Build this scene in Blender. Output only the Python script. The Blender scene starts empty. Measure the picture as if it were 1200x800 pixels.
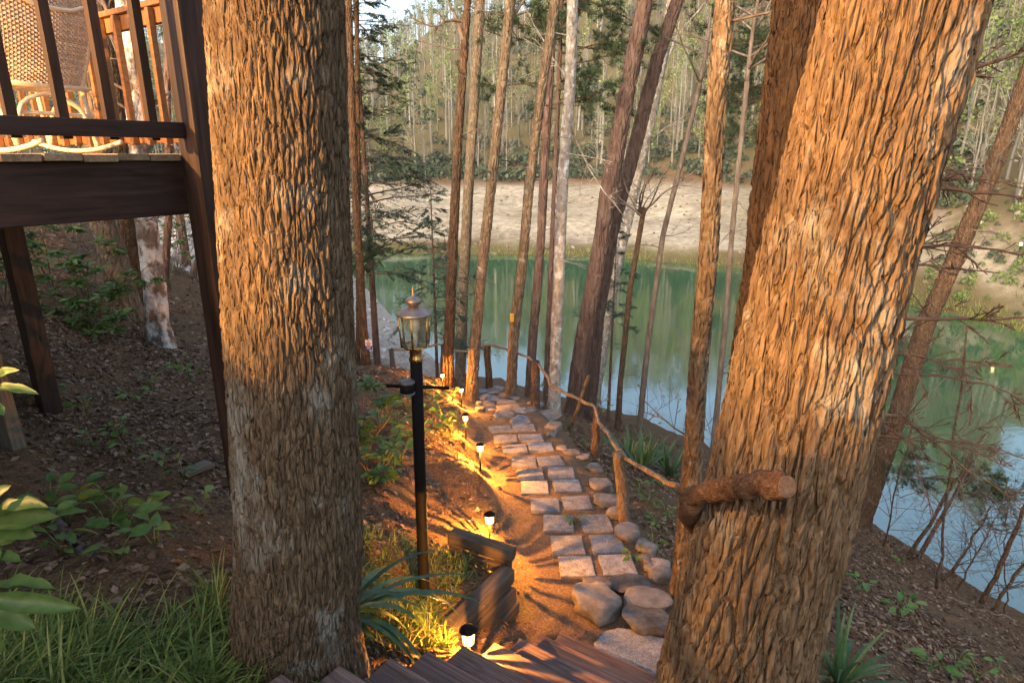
import bpy, bmesh, math, random
import numpy as np
from mathutils import Vector, Matrix

# ------------------------------------------------------------------ camera, sky, sun, exposure
scene = bpy.context.scene
PITCH = math.radians(16.5)
cam_data = bpy.data.cameras.new('camera')
cam_data.sensor_width = 36.0
cam_data.lens = 22.2
cam_data.clip_start = 0.05
cam_data.clip_end = 3000
cam = bpy.data.objects.new('camera', cam_data)
scene.collection.objects.link(cam)
cam.location = (0, 0, 0)
cam.rotation_euler = (math.radians(90) - PITCH, 0, 0)
scene.camera = cam

SUN_ELEV, SUN_AZ = math.radians(20), math.radians(212)      # azimuth clockwise from +Y: behind the camera, a little left
world = bpy.data.worlds.new('World')
scene.world = world
world.use_nodes = True
wn = world.node_tree
sky = wn.nodes.new('ShaderNodeTexSky')
sky.sky_type = 'NISHITA'
sky.sun_disc = False
sky.sun_elevation = SUN_ELEV
sky.sun_rotation = SUN_AZ
sky.air_density = 1.0
sky.dust_density = 3.5
sky.ozone_density = 0.7
bg = wn.nodes['Background']
bg.inputs['Strength'].default_value = 0.15
wn.links.new(sky.outputs[0], bg.inputs['Color'])

sun_data = bpy.data.lights.new('sun', 'SUN')
sun_data.energy = 1.25
sun_data.angle = math.radians(8)
sun_data.color = (1.0, 0.80, 0.58)
sun = bpy.data.objects.new('sun', sun_data)
scene.collection.objects.link(sun)
_sd = Vector((math.sin(SUN_AZ) * math.cos(SUN_ELEV), math.cos(SUN_AZ) * math.cos(SUN_ELEV), math.sin(SUN_ELEV)))
sun.rotation_euler = (-_sd).to_track_quat('-Z', 'Y').to_euler()

scene.view_settings.view_transform = 'Standard'
scene.view_settings.look = 'None'
scene.view_settings.gamma = 1.0
scene.view_settings.use_curve_mapping = False
scene.view_settings.exposure = 1.75
scene.cycles.use_denoising = True
scene.cycles.max_bounces = 6
scene.cycles.transparent_max_bounces = 16
scene.cycles.sample_clamp_indirect = 4.0
scene.cycles.caustics_reflective = False
scene.cycles.caustics_refractive = False

# ------------------------------------------------------------------ helpers
C = scene.collection
rnd = random.Random(11)
nrs = np.random.RandomState(5)
LAKE = -9.5
FPX = 740.0
SP, CP = math.sin(PITCH), math.cos(PITCH)

def ray(px, py):
    a, b = (px - 600) / FPX, (py - 400) / FPX
    return np.array([a, CP - b * SP, -(SP + b * CP)])
def at(px, py, d):                 # point at depth d along the optical axis
    return ray(px, py) * d
def aty(px, py, y):                # point in the vertical plane at distance y
    r = ray(px, py)
    return r * (y / r[1])
def atz(px, py, z):
    r = ray(px, py)
    return r * (z / r[2])

def sstep(a, b, x):
    t = np.clip((x - a) / (b - a), 0, 1)
    return t * t * (3 - 2 * t)

def _h(ix, iy, iz, s):
    h = (ix.astype(np.int64) * 374761393 + iy.astype(np.int64) * 668265263 + iz.astype(np.int64) * 1274126177 + s * 974634533) & 0xffffffff
    h = ((h ^ (h >> 13)) * 1274126177) & 0xffffffff
    h = ((h ^ (h >> 16)) * 2246822519) & 0xffffffff
    return ((h ^ (h >> 15)) & 0xffffff) / float(0x1000000)
def vn(x, y, z=0.0, s=0):
    x, y, z = np.broadcast_arrays(np.asarray(x, float), np.asarray(y, float), np.asarray(z, float))
    ix, iy, iz = np.floor(x), np.floor(y), np.floor(z)
    fx, fy, fz = x - ix, y - iy, z - iz
    fx, fy, fz = [f * f * (3 - 2 * f) for f in (fx, fy, fz)]
    r = 0
    for dx in (0, 1):
        wx = fx if dx else 1 - fx
        for dy in (0, 1):
            wy = fy if dy else 1 - fy
            for dz in (0, 1):
                wz = fz if dz else 1 - fz
                r = r + wx * wy * wz * _h(ix + dx, iy + dy, iz + dz, s)
    return r * 2 - 1
def fbm(x, y, z=0.0, o=4, s=0):
    r, a, f = 0, 1.0, 1.0
    for k in range(o):
        r = r + a * vn(np.asarray(x) * f, np.asarray(y) * f, np.asarray(z) * f, s + k)
        a *= 0.5; f *= 2.03
    return r

def voro(u, v, nu, s=0, jit=0.8):      # F2-F1 cell borders, periodic in u with period nu
    iu, iv = np.floor(u), np.floor(v)
    f1 = np.full(u.shape, 9.0); f2 = np.full(u.shape, 9.0); idc = np.zeros(u.shape)
    for du in (-1, 0, 1):
        for dv in (-1, 0, 1):
            cu, cv = iu + du, iv + dv
            cw = np.mod(cu, nu)
            z0 = np.zeros_like(cw)
            pu = cu + 0.5 + jit * (_h(cw, cv, z0, s) - 0.5)
            pv = cv + 0.5 + jit * (_h(cw, cv, z0 + 1, s) - 0.5)
            d = np.hypot(u - pu, v - pv)
            hid = _h(cw, cv, z0 + 2, s)
            idc = np.where(d < f1, hid, idc)
            f2 = np.where(d < f1, f1, np.minimum(f2, d))
            f1 = np.minimum(f1, d)
    return f1, f2, idc

class MB:
    def __init__(s):
        s.v = []; s.f = []; s.n = 0
    def add(s, v, f, mi=0):
        v = np.asarray(v, float).reshape(-1, 3)
        s.v.append(v)
        f = np.asarray(f, int)
        s.f.append((f + s.n, mi)); s.n += len(v)
    def scatter(s, tv, tf, mats, locs, mi=0):
        tv = np.asarray(tv, float); tf = np.asarray(tf, int)
        mats = np.asarray(mats, float); locs = np.asarray(locs, float)
        if len(locs) == 0: return
        V = np.einsum('mij,nj->mni', mats, tv) + locs[:, None, :]
        m, n = len(locs), len(tv)
        F = (tf[None] + (np.arange(m) * n)[:, None, None]).reshape(-1, tf.shape[1])
        s.add(V.reshape(-1, 3), F, mi)
    def tube(s, pts, rad, sides=6, cap=True, mi=0, wob=0.0, seed=0):
        pts = np.asarray(pts, float); n = len(pts)
        rad = np.broadcast_to(np.asarray(rad, float), (n,))
        tan = np.gradient(pts, axis=0)
        tan /= np.linalg.norm(tan, axis=1)[:, None] + 1e-9
        ref = np.array([0, 0, 1.0]) if abs(tan[0][2]) < 0.9 else np.array([1.0, 0, 0])
        u = np.cross(tan[0], ref); u /= np.linalg.norm(u)
        U = []
        for t in tan:
            u = u - t * np.dot(u, t); u /= np.linalg.norm(u) + 1e-9
            U.append(u)
        U = np.array(U); W = np.cross(tan, U)
        a = np.arange(sides) * 2 * math.pi / sides
        rr = rad[:, None] * np.ones(sides)[None]
        if wob:
            rr = rr * (1 + wob * fbm(np.cos(a)[None] * 1.3 + np.zeros((n, 1)), np.sin(a)[None] * 1.3 + np.zeros((n, 1)), (np.arange(n) * 0.45)[:, None] + np.zeros((1, sides)), 3, seed))
        V = pts[:, None] + rr[..., None] * (np.cos(a)[None, :, None] * U[:, None] + np.sin(a)[None, :, None] * W[:, None])
        i = np.arange(n - 1)[:, None] * sides; j = np.arange(sides)[None]; k = (j + 1) % sides
        F = np.stack([i + j, i + k, i + sides + k, i + sides + j], -1).reshape(-1, 4)
        V = V.reshape(-1, 3)
        if cap:
            V = np.vstack([V, pts[:1], pts[-1:]])
            c0, c1 = n * sides, n * sides + 1
            jj = np.arange(sides); kk = (jj + 1) % sides
            base = s.n
            s.add(V, F, mi)
            b = (n - 1) * sides
            s.f.append((np.stack([kk, jj, np.full(sides, c0)], -1) + base, mi))
            s.f.append((np.stack([b + jj, b + kk, np.full(sides, c1)], -1) + base, mi))
        else:
            s.add(V, F, mi)
    def mesh(s, name, mats, smooth=True):
        me = bpy.data.meshes.new(name)
        V = np.concatenate(s.v) if s.v else np.zeros((0, 3))
        me.vertices.add(len(V)); me.vertices.foreach_set('co', V.astype(np.float32).ravel())
        li, tot, mi = [], [], []
        for f, m in s.f:
            li.append(f.ravel()); tot.append(np.full(len(f), f.shape[1])); mi.append(np.full(len(f), m))
        if li:
            li = np.concatenate(li); tot = np.concatenate(tot); mi = np.concatenate(mi)
            st = np.concatenate([[0], np.cumsum(tot)[:-1]])
            me.loops.add(len(li)); me.loops.foreach_set('vertex_index', li.astype(np.int32))
            me.polygons.add(len(tot)); me.polygons.foreach_set('loop_start', st.astype(np.int32))
            me.polygons.foreach_set('material_index', mi.astype(np.int32))
            me.polygons.foreach_set('use_smooth', np.full(len(tot), smooth))
        for m in (mats if isinstance(mats, (list, tuple)) else [mats]):
            me.materials.append(m)
        me.update(calc_edges=True)
        return me
    def build(s, name, mats, parent=None, smooth=True):
        return link(name, s.mesh(name, mats, smooth), parent)

def link(name, me, parent=None):
    o = bpy.data.objects.new(name, me)
    C.objects.link(o)
    if parent is not None: par(o, parent)
    return o
def world_m(o):
    m = Matrix.LocRotScale(o.location, o.rotation_euler, o.scale)
    if o.parent is not None:
        m = world_m(o.parent) @ o.matrix_parent_inverse @ m
    return m
def par(o, root):
    o.parent = root
    o.matrix_parent_inverse = world_m(root).inverted()
def tag(o, label, cat, group=None, kind=None):
    if label: o['label'] = label
    if cat: o['category'] = cat
    if group: o['group'] = group
    if kind: o['kind'] = kind
    return o
def thing(name, label, cat, loc=(0, 0, 0), group=None):
    o = bpy.data.objects.new(name, None)
    o.empty_display_size = 0.1
    C.objects.link(o)
    o.location = Vector([float(c) for c in loc])
    return tag(o, label, cat, group)

def frame(x, up=(0, 0, 1)):
    x = Vector(x).normalized(); up = Vector(up)
    y = up.cross(x)
    if y.length < 1e-4: y = Vector((0, 1, 0))
    y.normalize(); z = x.cross(y)
    return Matrix((x, y, z)).transposed()
_boxes = {}
def box_mesh(name, dims, m, bev=0.006, seed=0, warp=0.0):
    key = (tuple(round(d, 4) for d in dims), m.name, bev, seed, warp)
    if key in _boxes: return _boxes[key]
    bm = bmesh.new()
    bmesh.ops.create_cube(bm, size=1.0)
    for v in bm.verts: v.co = Vector((v.co.x * dims[0], v.co.y * dims[1], v.co.z * dims[2]))
    if bev: bmesh.ops.bevel(bm, geom=list(bm.edges), offset=bev, segments=2, affect='EDGES', profile=0.6)
    if warp:
        n = 8
        for k in range(1, n):
            x = -dims[0] / 2 + dims[0] * k / n
            bmesh.ops.bisect_plane(bm, geom=list(bm.verts) + list(bm.edges) + list(bm.faces), plane_co=(x, 0, 0), plane_no=(1, 0, 0))
        for v in bm.verts:
            p = v.co * 2.2
            q = np.array([float(vn(p.x, p.y * 4 + seed * 7.3, p.z * 4, 3)), float(vn(p.x, p.y * 4 + seed * 7.3, p.z * 4, 4))])
            v.co.y += warp * q[0]; v.co.z += warp * q[1]
    me = bpy.data.meshes.new(name); bm.to_mesh(me); bm.free()
    me.materials.append(m)
    _boxes[key] = me
    return me
def board(name, center, xaxis, dims, m, parent=None, up=(0, 0, 1), bev=0.006, seed=0, warp=0.0):
    o = bpy.data.objects.new(name, box_mesh(name, dims, m, bev, seed, warp))
    C.objects.link(o)
    o.matrix_world = Matrix.Translation(Vector([float(c) for c in center])) @ frame(xaxis, up).to_4x4()
    if parent is not None: par(o, parent)
    return o
def beam(name, p, q, w, h, m, parent=None, up=(0, 0, 1), bev=0.006, seed=0, warp=0.0):
    p, q = Vector([float(c) for c in p]), Vector([float(c) for c in q])
    return board(name, (p + q) / 2, q - p, ((q - p).length, w, h), m, parent, up, bev, seed, warp)
def lathe(mb, prof, center, sides=24, axis=None, mi=0):
    prof = np.asarray(prof, float); n = len(prof)
    a = np.arange(sides) * 2 * math.pi / sides
    V = np.stack([prof[:, 0][:, None] * np.cos(a), prof[:, 0][:, None] * np.sin(a), prof[:, 1][:, None] + 0 * a], -1) + np.asarray(center, float)
    i = np.arange(n - 1)[:, None] * sides; j = np.arange(sides)[None]; k = (j + 1) % sides
    mb.add(V.reshape(-1, 3), np.stack([i + j, i + k, i + sides + k, i + sides + j], -1).reshape(-1, 4), mi)

def rot_mats(dirs, ups=None, scale=None):     # matrices whose x column is dirs
    d = np.asarray(dirs, float); d = d / (np.linalg.norm(d, axis=1)[:, None] + 1e-9)
    u = np.tile([0, 0, 1.0], (len(d), 1)) if ups is None else np.asarray(ups, float)
    y = np.cross(u, d); ny = np.linalg.norm(y, axis=1)[:, None]
    y = np.where(ny < 1e-3, np.array([[0, 1.0, 0]]), y / (ny + 1e-9))
    z = np.cross(d, y)
    M = np.stack([d, y, z], -1)
    if scale is not None:
        sc = np.asarray(scale, float)
        if sc.ndim == 1: sc = np.repeat(sc[:, None], 3, 1)
        M = M * sc[:, None, :]
    return M

# ------------------------------------------------------------------ materials
class N:
    def __init__(s, name):
        s.m = bpy.data.materials.new(name); s.m.use_nodes = True
        s.t = s.m.node_tree; s.b = s.t.nodes['Principled BSDF']; s.out = s.t.nodes['Material Output']
    def new(s, typ, **kw):
        n = s.t.nodes.new(typ)
        for k, v in kw.items():
            if k.startswith('_'): setattr(n, k[1:], v)
            else: n.inputs[k.replace('9', ' ')].default_value = v
        return n
    def l(s, a, b): s.t.links.new(a, b)
    def coords(s, scale=(1, 1, 1), src='Object'):
        tc = s.new('ShaderNodeTexCoord'); mp = s.new('ShaderNodeMapping')
        mp.inputs['Scale'].default_value = scale
        s.l(tc.outputs[src], mp.inputs[0]); return mp.outputs[0]
    def noise(s, vec, scale, detail=4, rough=0.6, dist=0.0):
        n = s.new('ShaderNodeTexNoise', Scale=scale, Detail=detail, Roughness=rough, Distortion=dist)
        s.l(vec, n.inputs['Vector']); return n.outputs['Fac']
    def ramp(s, fac, stops):
        n = s.new('ShaderNodeValToRGB'); e = n.color_ramp.elements
        while len(e) < len(stops): e.new(0.5)
        for k, (p, c) in enumerate(stops):
            e[k].position = p; e[k].color = (*c, 1) if len(c) == 3 else c
        s.l(fac, n.inputs[0]); return n.outputs[0]
    def mix(s, fac, a, b, mode='MIX'):
        n = s.new('ShaderNodeMix', _data_type='RGBA', _blend_type=mode)
        for v, i in ((fac, 0), (a, 6), (b, 7)):
            if isinstance(v, (int, float)): n.inputs[i].default_value = v
            elif isinstance(v, (tuple, list)): n.inputs[i].default_value = (*v, 1)
            else: s.l(v, n.inputs[i])
        return n.outputs[2]
    def math(s, op, a, b=0.0):
        n = s.new('ShaderNodeMath', _operation=op)
        for k, v in enumerate((a, b)):
            if isinstance(v, (int, float)): n.inputs[k].default_value = v
            else: s.l(v, n.inputs[k])
        return n.outputs[0]
    def bump(s, h, strength=0.5, dist=0.01):
        n = s.new('ShaderNodeBump', Strength=strength, Distance=dist)
        s.l(h, n.inputs['Height']); s.l(n.outputs[0], s.b.inputs['Normal']); return n
    def set(s, **kw):
        for k, v in kw.items():
            i = s.b.inputs[k.replace('_', ' ')]
            if isinstance(v, (int, float)): i.default_value = v
            elif isinstance(v, (tuple, list)): i.default_value = (*v, 1) if len(v) == 3 else v
            else: s.l(v, i)
        return s.m

def simple(name, col, rough=0.6, metal=0.0, spec=0.5, bump=0.0, scale=40):
    n = N(name)
    vec = n.coords()
    f = n.noise(vec, scale, 5)
    c = n.ramp(f, [(0.25, tuple(x * 0.75 for x in col)), (0.75, tuple(min(1, x * 1.2) for x in col))])
    if bump: n.bump(f, bump, 0.004)
    r = n.math('MULTIPLY_ADD', f, 0.2); r.node.inputs[2].default_value = rough - 0.1
    return n.set(Base_Color=c, Roughness=r, Metallic=metal, Specular_IOR_Level=spec)

def bark_mat(name, dark, mid, light, vs=(14, 14, 3.0), bs=0.8, bd=0.02, lichen=None, lich_amt=0.6, lich_scale=6):
    n = N(name)
    v = n.coords(vs)
    f = n.noise(v, 1.0, 8, 0.62, 0.4)
    v2 = n.coords((1, 1, 0.6))
    g = n.noise(v2, 2.2, 4)
    c = n.ramp(f, [(0.30, dark), (0.5, mid), (0.72, light)])
    c = n.mix(n.math('MULTIPLY', g, 0.5), c, mid)
    if lichen:
        lf = n.noise(n.coords((1, 1, 0.7)), lich_scale, 7, 0.65)
        c = n.mix(n.ramp(lf, [(lich_amt - 0.04, (0, 0, 0)), (lich_amt + 0.08, (1, 1, 1))]), c, lichen)
    vo = n.new('ShaderNodeTexVoronoi', _feature='DISTANCE_TO_EDGE', Scale=1.0)
    wv = n.new('ShaderNodeVectorMath', _operation='ADD'); n.l(v, wv.inputs[0])
    nz = n.new('ShaderNodeTexNoise', Scale=0.6, Detail=3); n.l(v, nz.inputs['Vector']); n.l(nz.outputs['Color'], wv.inputs[1])
    n.l(wv.outputs[0], vo.inputs['Vector'])
    h = n.math('ADD', n.ramp(vo.outputs['Distance'], [(0.0, (0, 0, 0)), (0.22, (1, 1, 1))]), n.math('MULTIPLY', n.noise(n.coords((60, 60, 25)), 1.0, 5), 0.6))
    h = n.math('ADD', h, n.math('MULTIPLY', f, 0.6))
    n.bump(h, bs, bd)
    return n.set(Base_Color=c, Roughness=0.92, Specular_IOR_Level=0.2)

def wood_mat(name, dark, light, rough=0.75, grain=(3.0, 60, 60), bs=0.35, knots=False, stain=None):
    n = N(name)
    oi = n.new('ShaderNodeObjectInfo')
    tc = n.new('ShaderNodeTexCoord')
    off = n.new('ShaderNodeVectorMath', _operation='ADD')
    sc = n.new('ShaderNodeVectorMath', _operation='SCALE'); sc.inputs[0].default_value = (13.1, 5.7, 3.3)
    n.l(oi.outputs['Random'], sc.inputs['Scale'])
    n.l(tc.outputs['Object'], off.inputs[0]); n.l(sc.outputs[0], off.inputs[1])
    mp = n.new('ShaderNodeMapping'); mp.inputs['Scale'].default_value = grain; n.l(off.outputs[0], mp.inputs[0])
    f = n.noise(mp.outputs[0], 1.0, 6, 0.6, 0.8)
    mp2 = n.new('ShaderNodeMapping'); mp2.inputs['Scale'].default_value = (1.3, 5, 5); n.l(off.outputs[0], mp2.inputs[0])
    g = n.noise(mp2.outputs[0], 1.0, 5, 0.6)
    c = n.ramp(f, [(0.3, dark), (0.68, light)])
    tone = n.ramp(g, [(0.3, (0.62, 0.6, 0.6)), (0.7, (1.15, 1.15, 1.15))])
    c = n.mix(1.0, c, tone, 'MULTIPLY')
    if stain:
        c = n.mix(n.ramp(n.noise(mp2.outputs[0], 2.6, 6, 0.7), [(0.52, (0, 0, 0)), (0.66, (1, 1, 1))]), c, stain)
    n.bump(f, bs, 0.006)
    return n.set(Base_Color=c, Roughness=rough, Specular_IOR_Level=0.3)

def leaf_mat(name, c1, c2, c3=None, rough=0.5, trans=0.25):
    n = N(name)
    ge = n.new('ShaderNodeNewGeometry')
    stops = [(0.0, c1), (0.6, c2)] + ([(1.0, c3)] if c3 else [])
    c = n.ramp(ge.outputs['Random Per Island'], stops)
    f = n.noise(n.coords(), 30, 3)
    c = n.mix(1.0, c, n.ramp(f, [(0.3, (0.75, 0.75, 0.75)), (0.7, (1.15, 1.15, 1.15))]), 'MULTIPLY')
    n.set(Base_Color=c, Roughness=rough, Specular_IOR_Level=0.35)
    if trans:
        tr = n.new('ShaderNodeBsdfTranslucent'); n.l(c, tr.inputs[0])
        mx = n.new('ShaderNodeMixShader', ); mx.inputs[0].default_value = trans
        n.l(n.b.outputs[0], mx.inputs[1]); n.l(tr.outputs[0], mx.inputs[2]); n.l(mx.outputs[0], n.out.inputs[0])
    return n.m

M = {}
M['bark_oak'] = bark_mat('oak_bark', (0.055, 0.036, 0.022), (0.135, 0.092, 0.055), (0.25, 0.185, 0.115), (45, 45, 9), 1.0, 0.009, (0.27, 0.245, 0.20), 0.57, 4)
M['bark_oak_right'] = bark_mat('ridged_oak_bark', (0.06, 0.038, 0.024), (0.155, 0.103, 0.06), (0.27, 0.19, 0.115), (40, 40, 7), 1.0, 0.009, (0.28, 0.25, 0.20), 0.60, 4.5)
M['bark_shaded'] = bark_mat('shaded_dark_bark', (0.018, 0.011, 0.007), (0.05, 0.03, 0.018), (0.10, 0.065, 0.038), (30, 30, 7), 1.0, 0.012)  # darker copy of the dark bark; the rear trunk's shade is put into colour
M['bark_dark'] = bark_mat('dark_bark', (0.035, 0.022, 0.014), (0.10, 0.06, 0.035), (0.20, 0.13, 0.075), (20, 20, 6), 1.0, 0.02, (0.25, 0.22, 0.16), 0.70, 7)
M['bark_tan'] = bark_mat('tan_bark', (0.06, 0.042, 0.028), (0.17, 0.12, 0.075), (0.32, 0.24, 0.16), (16, 16, 6), 1.0, 0.02, (0.36, 0.33, 0.27), 0.62, 8)
M['bark_pale'] = bark_mat('pale_bark', (0.13, 0.10, 0.08), (0.32, 0.27, 0.22), (0.52, 0.48, 0.43), (10, 10, 6), 0.8, 0.015, (0.62, 0.60, 0.56), 0.56, 9)
M['bark_pine'] = bark_mat('pine_bark', (0.05, 0.03, 0.024), (0.13, 0.08, 0.062), (0.22, 0.15, 0.12), (9, 9, 2.5), 1.0, 0.03)
M['bark_twig'] = bark_mat('twig_bark', (0.06, 0.045, 0.035), (0.13, 0.10, 0.08), (0.24, 0.20, 0.16), (12, 12, 4), 0.4, 0.01)
M['bark_red_twig'] = bark_mat('dead_limb_bark', (0.06, 0.035, 0.025), (0.15, 0.085, 0.055), (0.26, 0.17, 0.12), (12, 12, 12), 0.5, 0.01)
M['bark_syc'] = bark_mat('mottled_bark', (0.06, 0.045, 0.035), (0.15, 0.12, 0.10), (0.26, 0.22, 0.19), (9, 9, 5), 0.9, 0.015, (0.55, 0.54, 0.52), 0.50, 5)
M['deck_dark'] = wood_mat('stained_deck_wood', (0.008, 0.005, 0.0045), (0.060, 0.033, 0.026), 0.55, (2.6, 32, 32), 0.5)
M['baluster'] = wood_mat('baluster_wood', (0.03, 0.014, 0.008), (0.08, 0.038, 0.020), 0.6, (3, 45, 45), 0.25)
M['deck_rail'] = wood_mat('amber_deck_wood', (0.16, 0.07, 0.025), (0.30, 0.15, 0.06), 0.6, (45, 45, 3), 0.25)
M['deck_floor'] = wood_mat('deck_board_wood', (0.20, 0.14, 0.085), (0.42, 0.32, 0.20), 0.7, (3, 50, 50), 0.3)
M['cut_wood'] = wood_mat('cut_end_wood', (0.10, 0.05, 0.028), (0.26, 0.15, 0.085), 0.8, (60, 60, 60), 0.4)
M['stair'] = wood_mat('weathered_stair_wood', (0.065, 0.043, 0.036), (0.22, 0.15, 0.125), 0.8, (2.5, 70, 70), 0.6, stain=(0.085, 0.05, 0.055))
M['timber'] = wood_mat('old_timber_wood', (0.045, 0.033, 0.022), (0.17, 0.13, 0.09), 0.85, (2.0, 40, 40), 0.9, stain=(0.06, 0.05, 0.03))
M['grey_post'] = wood_mat('grey_post_wood', (0.06, 0.05, 0.035), (0.19, 0.16, 0.115), 0.85, (2.0, 40, 40), 0.5)
M['rail_bark'] = bark_mat('weathered_branch_wood', (0.07, 0.05, 0.035), (0.20, 0.155, 0.11), (0.40, 0.34, 0.27), (30, 30, 30), 0.7, 0.006)
M['log'] = bark_mat('stripped_log_wood', (0.035, 0.018, 0.010), (0.095, 0.05, 0.028), (0.20, 0.125, 0.08), (7, 90, 90), 0.7, 0.006)
M['black'] = simple('black_painted_metal', (0.006, 0.006, 0.007), 0.7, 0.0, 0.12, 0.1)
M['grey_plastic'] = simple('grey_plastic', (0.10, 0.10, 0.10), 0.45)
M['brass'] = simple('aged_brass', (0.50, 0.33, 0.13), 0.28, 1.0, 0.5, 0.1, 25)
M['brass_grey'] = simple('tarnished_brass', (0.30, 0.25, 0.22), 0.42, 0.85, 0.5, 0.2, 18)
M['white'] = simple('white_plastic', (0.75, 0.74, 0.72), 0.4)
M['cane'] = simple('cream_cane', (0.70, 0.60, 0.44), 0.5, 0, 0.4, 0.1, 20)
M['wicker'] = leaf_mat('woven_wicker', (0.40, 0.31, 0.24), (0.52, 0.42, 0.33), (0.62, 0.52, 0.42), 0.6, 0.0)
M['moss'] = None
M['leaf_green'] = leaf_mat('green_leaf', (0.05, 0.11, 0.028), (0.10, 0.18, 0.045), (0.16, 0.24, 0.065))
M['leaf_bright'] = leaf_mat('bright_green_leaf', (0.08, 0.18, 0.04), (0.14, 0.25, 0.06), (0.22, 0.32, 0.08), 0.5, 0.35)
M['leaf_near'] = leaf_mat('broad_green_leaf', (0.07, 0.13, 0.03), (0.095, 0.165, 0.04), (0.12, 0.19, 0.055), 0.42, 0.3)
M['leaf_blade'] = leaf_mat('grass_blade', (0.09, 0.16, 0.035), (0.18, 0.26, 0.06), (0.36, 0.37, 0.12), 0.5, 0.35)
M['leaf_yucca'] = leaf_mat('yucca_blade', (0.03, 0.085, 0.03), (0.06, 0.13, 0.05), (0.12, 0.19, 0.075), 0.4, 0.15)
M['leaf_spring'] = leaf_mat('spring_leaf', (0.20, 0.27, 0.04), (0.30, 0.36, 0.06), (0.38, 0.38, 0.09), 0.5, 0.4)
M['needle'] = leaf_mat('dark_needles', (0.03, 0.06, 0.03), (0.055, 0.10, 0.05), (0.10, 0.15, 0.07), 0.6, 0.2)
M['needle_pine'] = leaf_mat('pine_needles', (0.02, 0.045, 0.018), (0.045, 0.075, 0.03), (0.08, 0.11, 0.045), 0.6, 0.1)
M['litter'] = leaf_mat('fallen_leaf', (0.06, 0.034, 0.02), (0.16, 0.095, 0.056), (0.32, 0.22, 0.15), 0.8, 0.0)
M['straw'] = leaf_mat('dry_needle', (0.14, 0.08, 0.035), (0.24, 0.15, 0.07), (0.34, 0.25, 0.14), 0.8, 0.0)
M['rhodo'] = leaf_mat('rhododendron_leaf', (0.035, 0.085, 0.025), (0.075, 0.15, 0.04), (0.15, 0.24, 0.08), 0.35, 0.2)
M['far_bark'] = leaf_mat('far_trunk_bark', (0.10, 0.09, 0.075), (0.17, 0.155, 0.13), (0.29, 0.27, 0.24), 0.9, 0.0)
M['far_twig'] = leaf_mat('far_bare_twigs', (0.12, 0.115, 0.085), (0.20, 0.19, 0.145), (0.27, 0.255, 0.19), 0.9, 0.0)
M['far_green'] = leaf_mat('far_spring_leaves', (0.11, 0.16, 0.05), (0.18, 0.235, 0.075), (0.28, 0.33, 0.11), 0.8, 0.3)
M['far_dark'] = leaf_mat('far_evergreen_leaves', (0.035, 0.055, 0.03), (0.065, 0.09, 0.05), (0.105, 0.13, 0.075), 0.8, 0.15)
M['bulb_glass'] = None

def stone_mat(name, a, b, c, sc=9, speck=0.0, moss=None):
    n = N(name)
    oi = n.new('ShaderNodeObjectInfo')
    v = n.coords()
    off = n.new('ShaderNodeVectorMath', _operation='ADD'); n.l(v, off.inputs[0]); n.l(oi.outputs['Random'], off.inputs[1])
    v = off.outputs[0]
    f = n.noise(v, sc, 8, 0.65); g = n.noise(v, sc * 0.3, 4); h = n.noise(v, sc * 14, 3)
    col = n.ramp(f, [(0.3, a), (0.5, b), (0.72, c)])
    col = n.mix(1.0, col, n.ramp(g, [(0.3, (0.72, 0.72, 0.74)), (0.7, (1.15, 1.1, 1.05))]), 'MULTIPLY')
    if speck:
        col = n.mix(n.math('MULTIPLY', n.ramp(h, [(0.55, (0, 0, 0)), (0.62, (1, 1, 1))]), speck), col, c)
        vo = n.new('ShaderNodeTexVoronoi', Scale=sc * 16); n.l(v, vo.inputs['Vector'])
        col = n.mix(1.0, col, n.ramp(vo.outputs['Color'], [(0.1, (0.6, 0.6, 0.6)), (0.8, (1.25, 1.25, 1.25))]), 'MULTIPLY')
    if moss:
        col = n.mix(n.ramp(n.noise(v, sc * 0.6, 6, 0.7), [(0.56, (0, 0, 0)), (0.7, (1, 1, 1))]), col, moss)
    n.bump(n.math('ADD', f, n.math('MULTIPLY', h, 0.45)), 0.8, 0.016)
    tint = n.new('ShaderNodeHueSaturation'); n.l(col, tint.inputs['Color'])
    vv = n.math('MULTIPLY_ADD', oi.outputs['Random'], 0.35); vv.node.inputs[2].default_value = 0.83
    n.l(vv, tint.inputs['Value'])
    return n.set(Base_Color=tint.outputs[0], Roughness=0.9, Specular_IOR_Level=0.25)
M['paver'] = stone_mat('aggregate_paver', (0.145, 0.148, 0.155), (0.235, 0.24, 0.248), (0.37, 0.375, 0.385), 10, 0.7, (0.15, 0.125, 0.09))
M['rock'] = stone_mat('field_stone', (0.11, 0.095, 0.08), (0.23, 0.205, 0.18), (0.36, 0.33, 0.30), 7, 0.0, (0.12, 0.11, 0.06))
M['rock_dark'] = stone_mat('dark_field_stone', (0.06, 0.055, 0.05), (0.13, 0.12, 0.11), (0.24, 0.22, 0.2), 8)
# ------------------------------------------------------------------ lay of the land
UF = np.array([0.559, 0.829]); UR = np.array([0.829, -0.559])      # axes of the deck and the stairs
P0 = np.array([-1.52, 3.20])                                        # corner post of the deck
def hs(F, Rr, z=0.0):
    p = P0 + UF * F + UR * Rr
    return np.array([p[0], p[1], z])
F3, R3 = np.array([*UF, 0]), np.array([*UR, 0])

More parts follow.
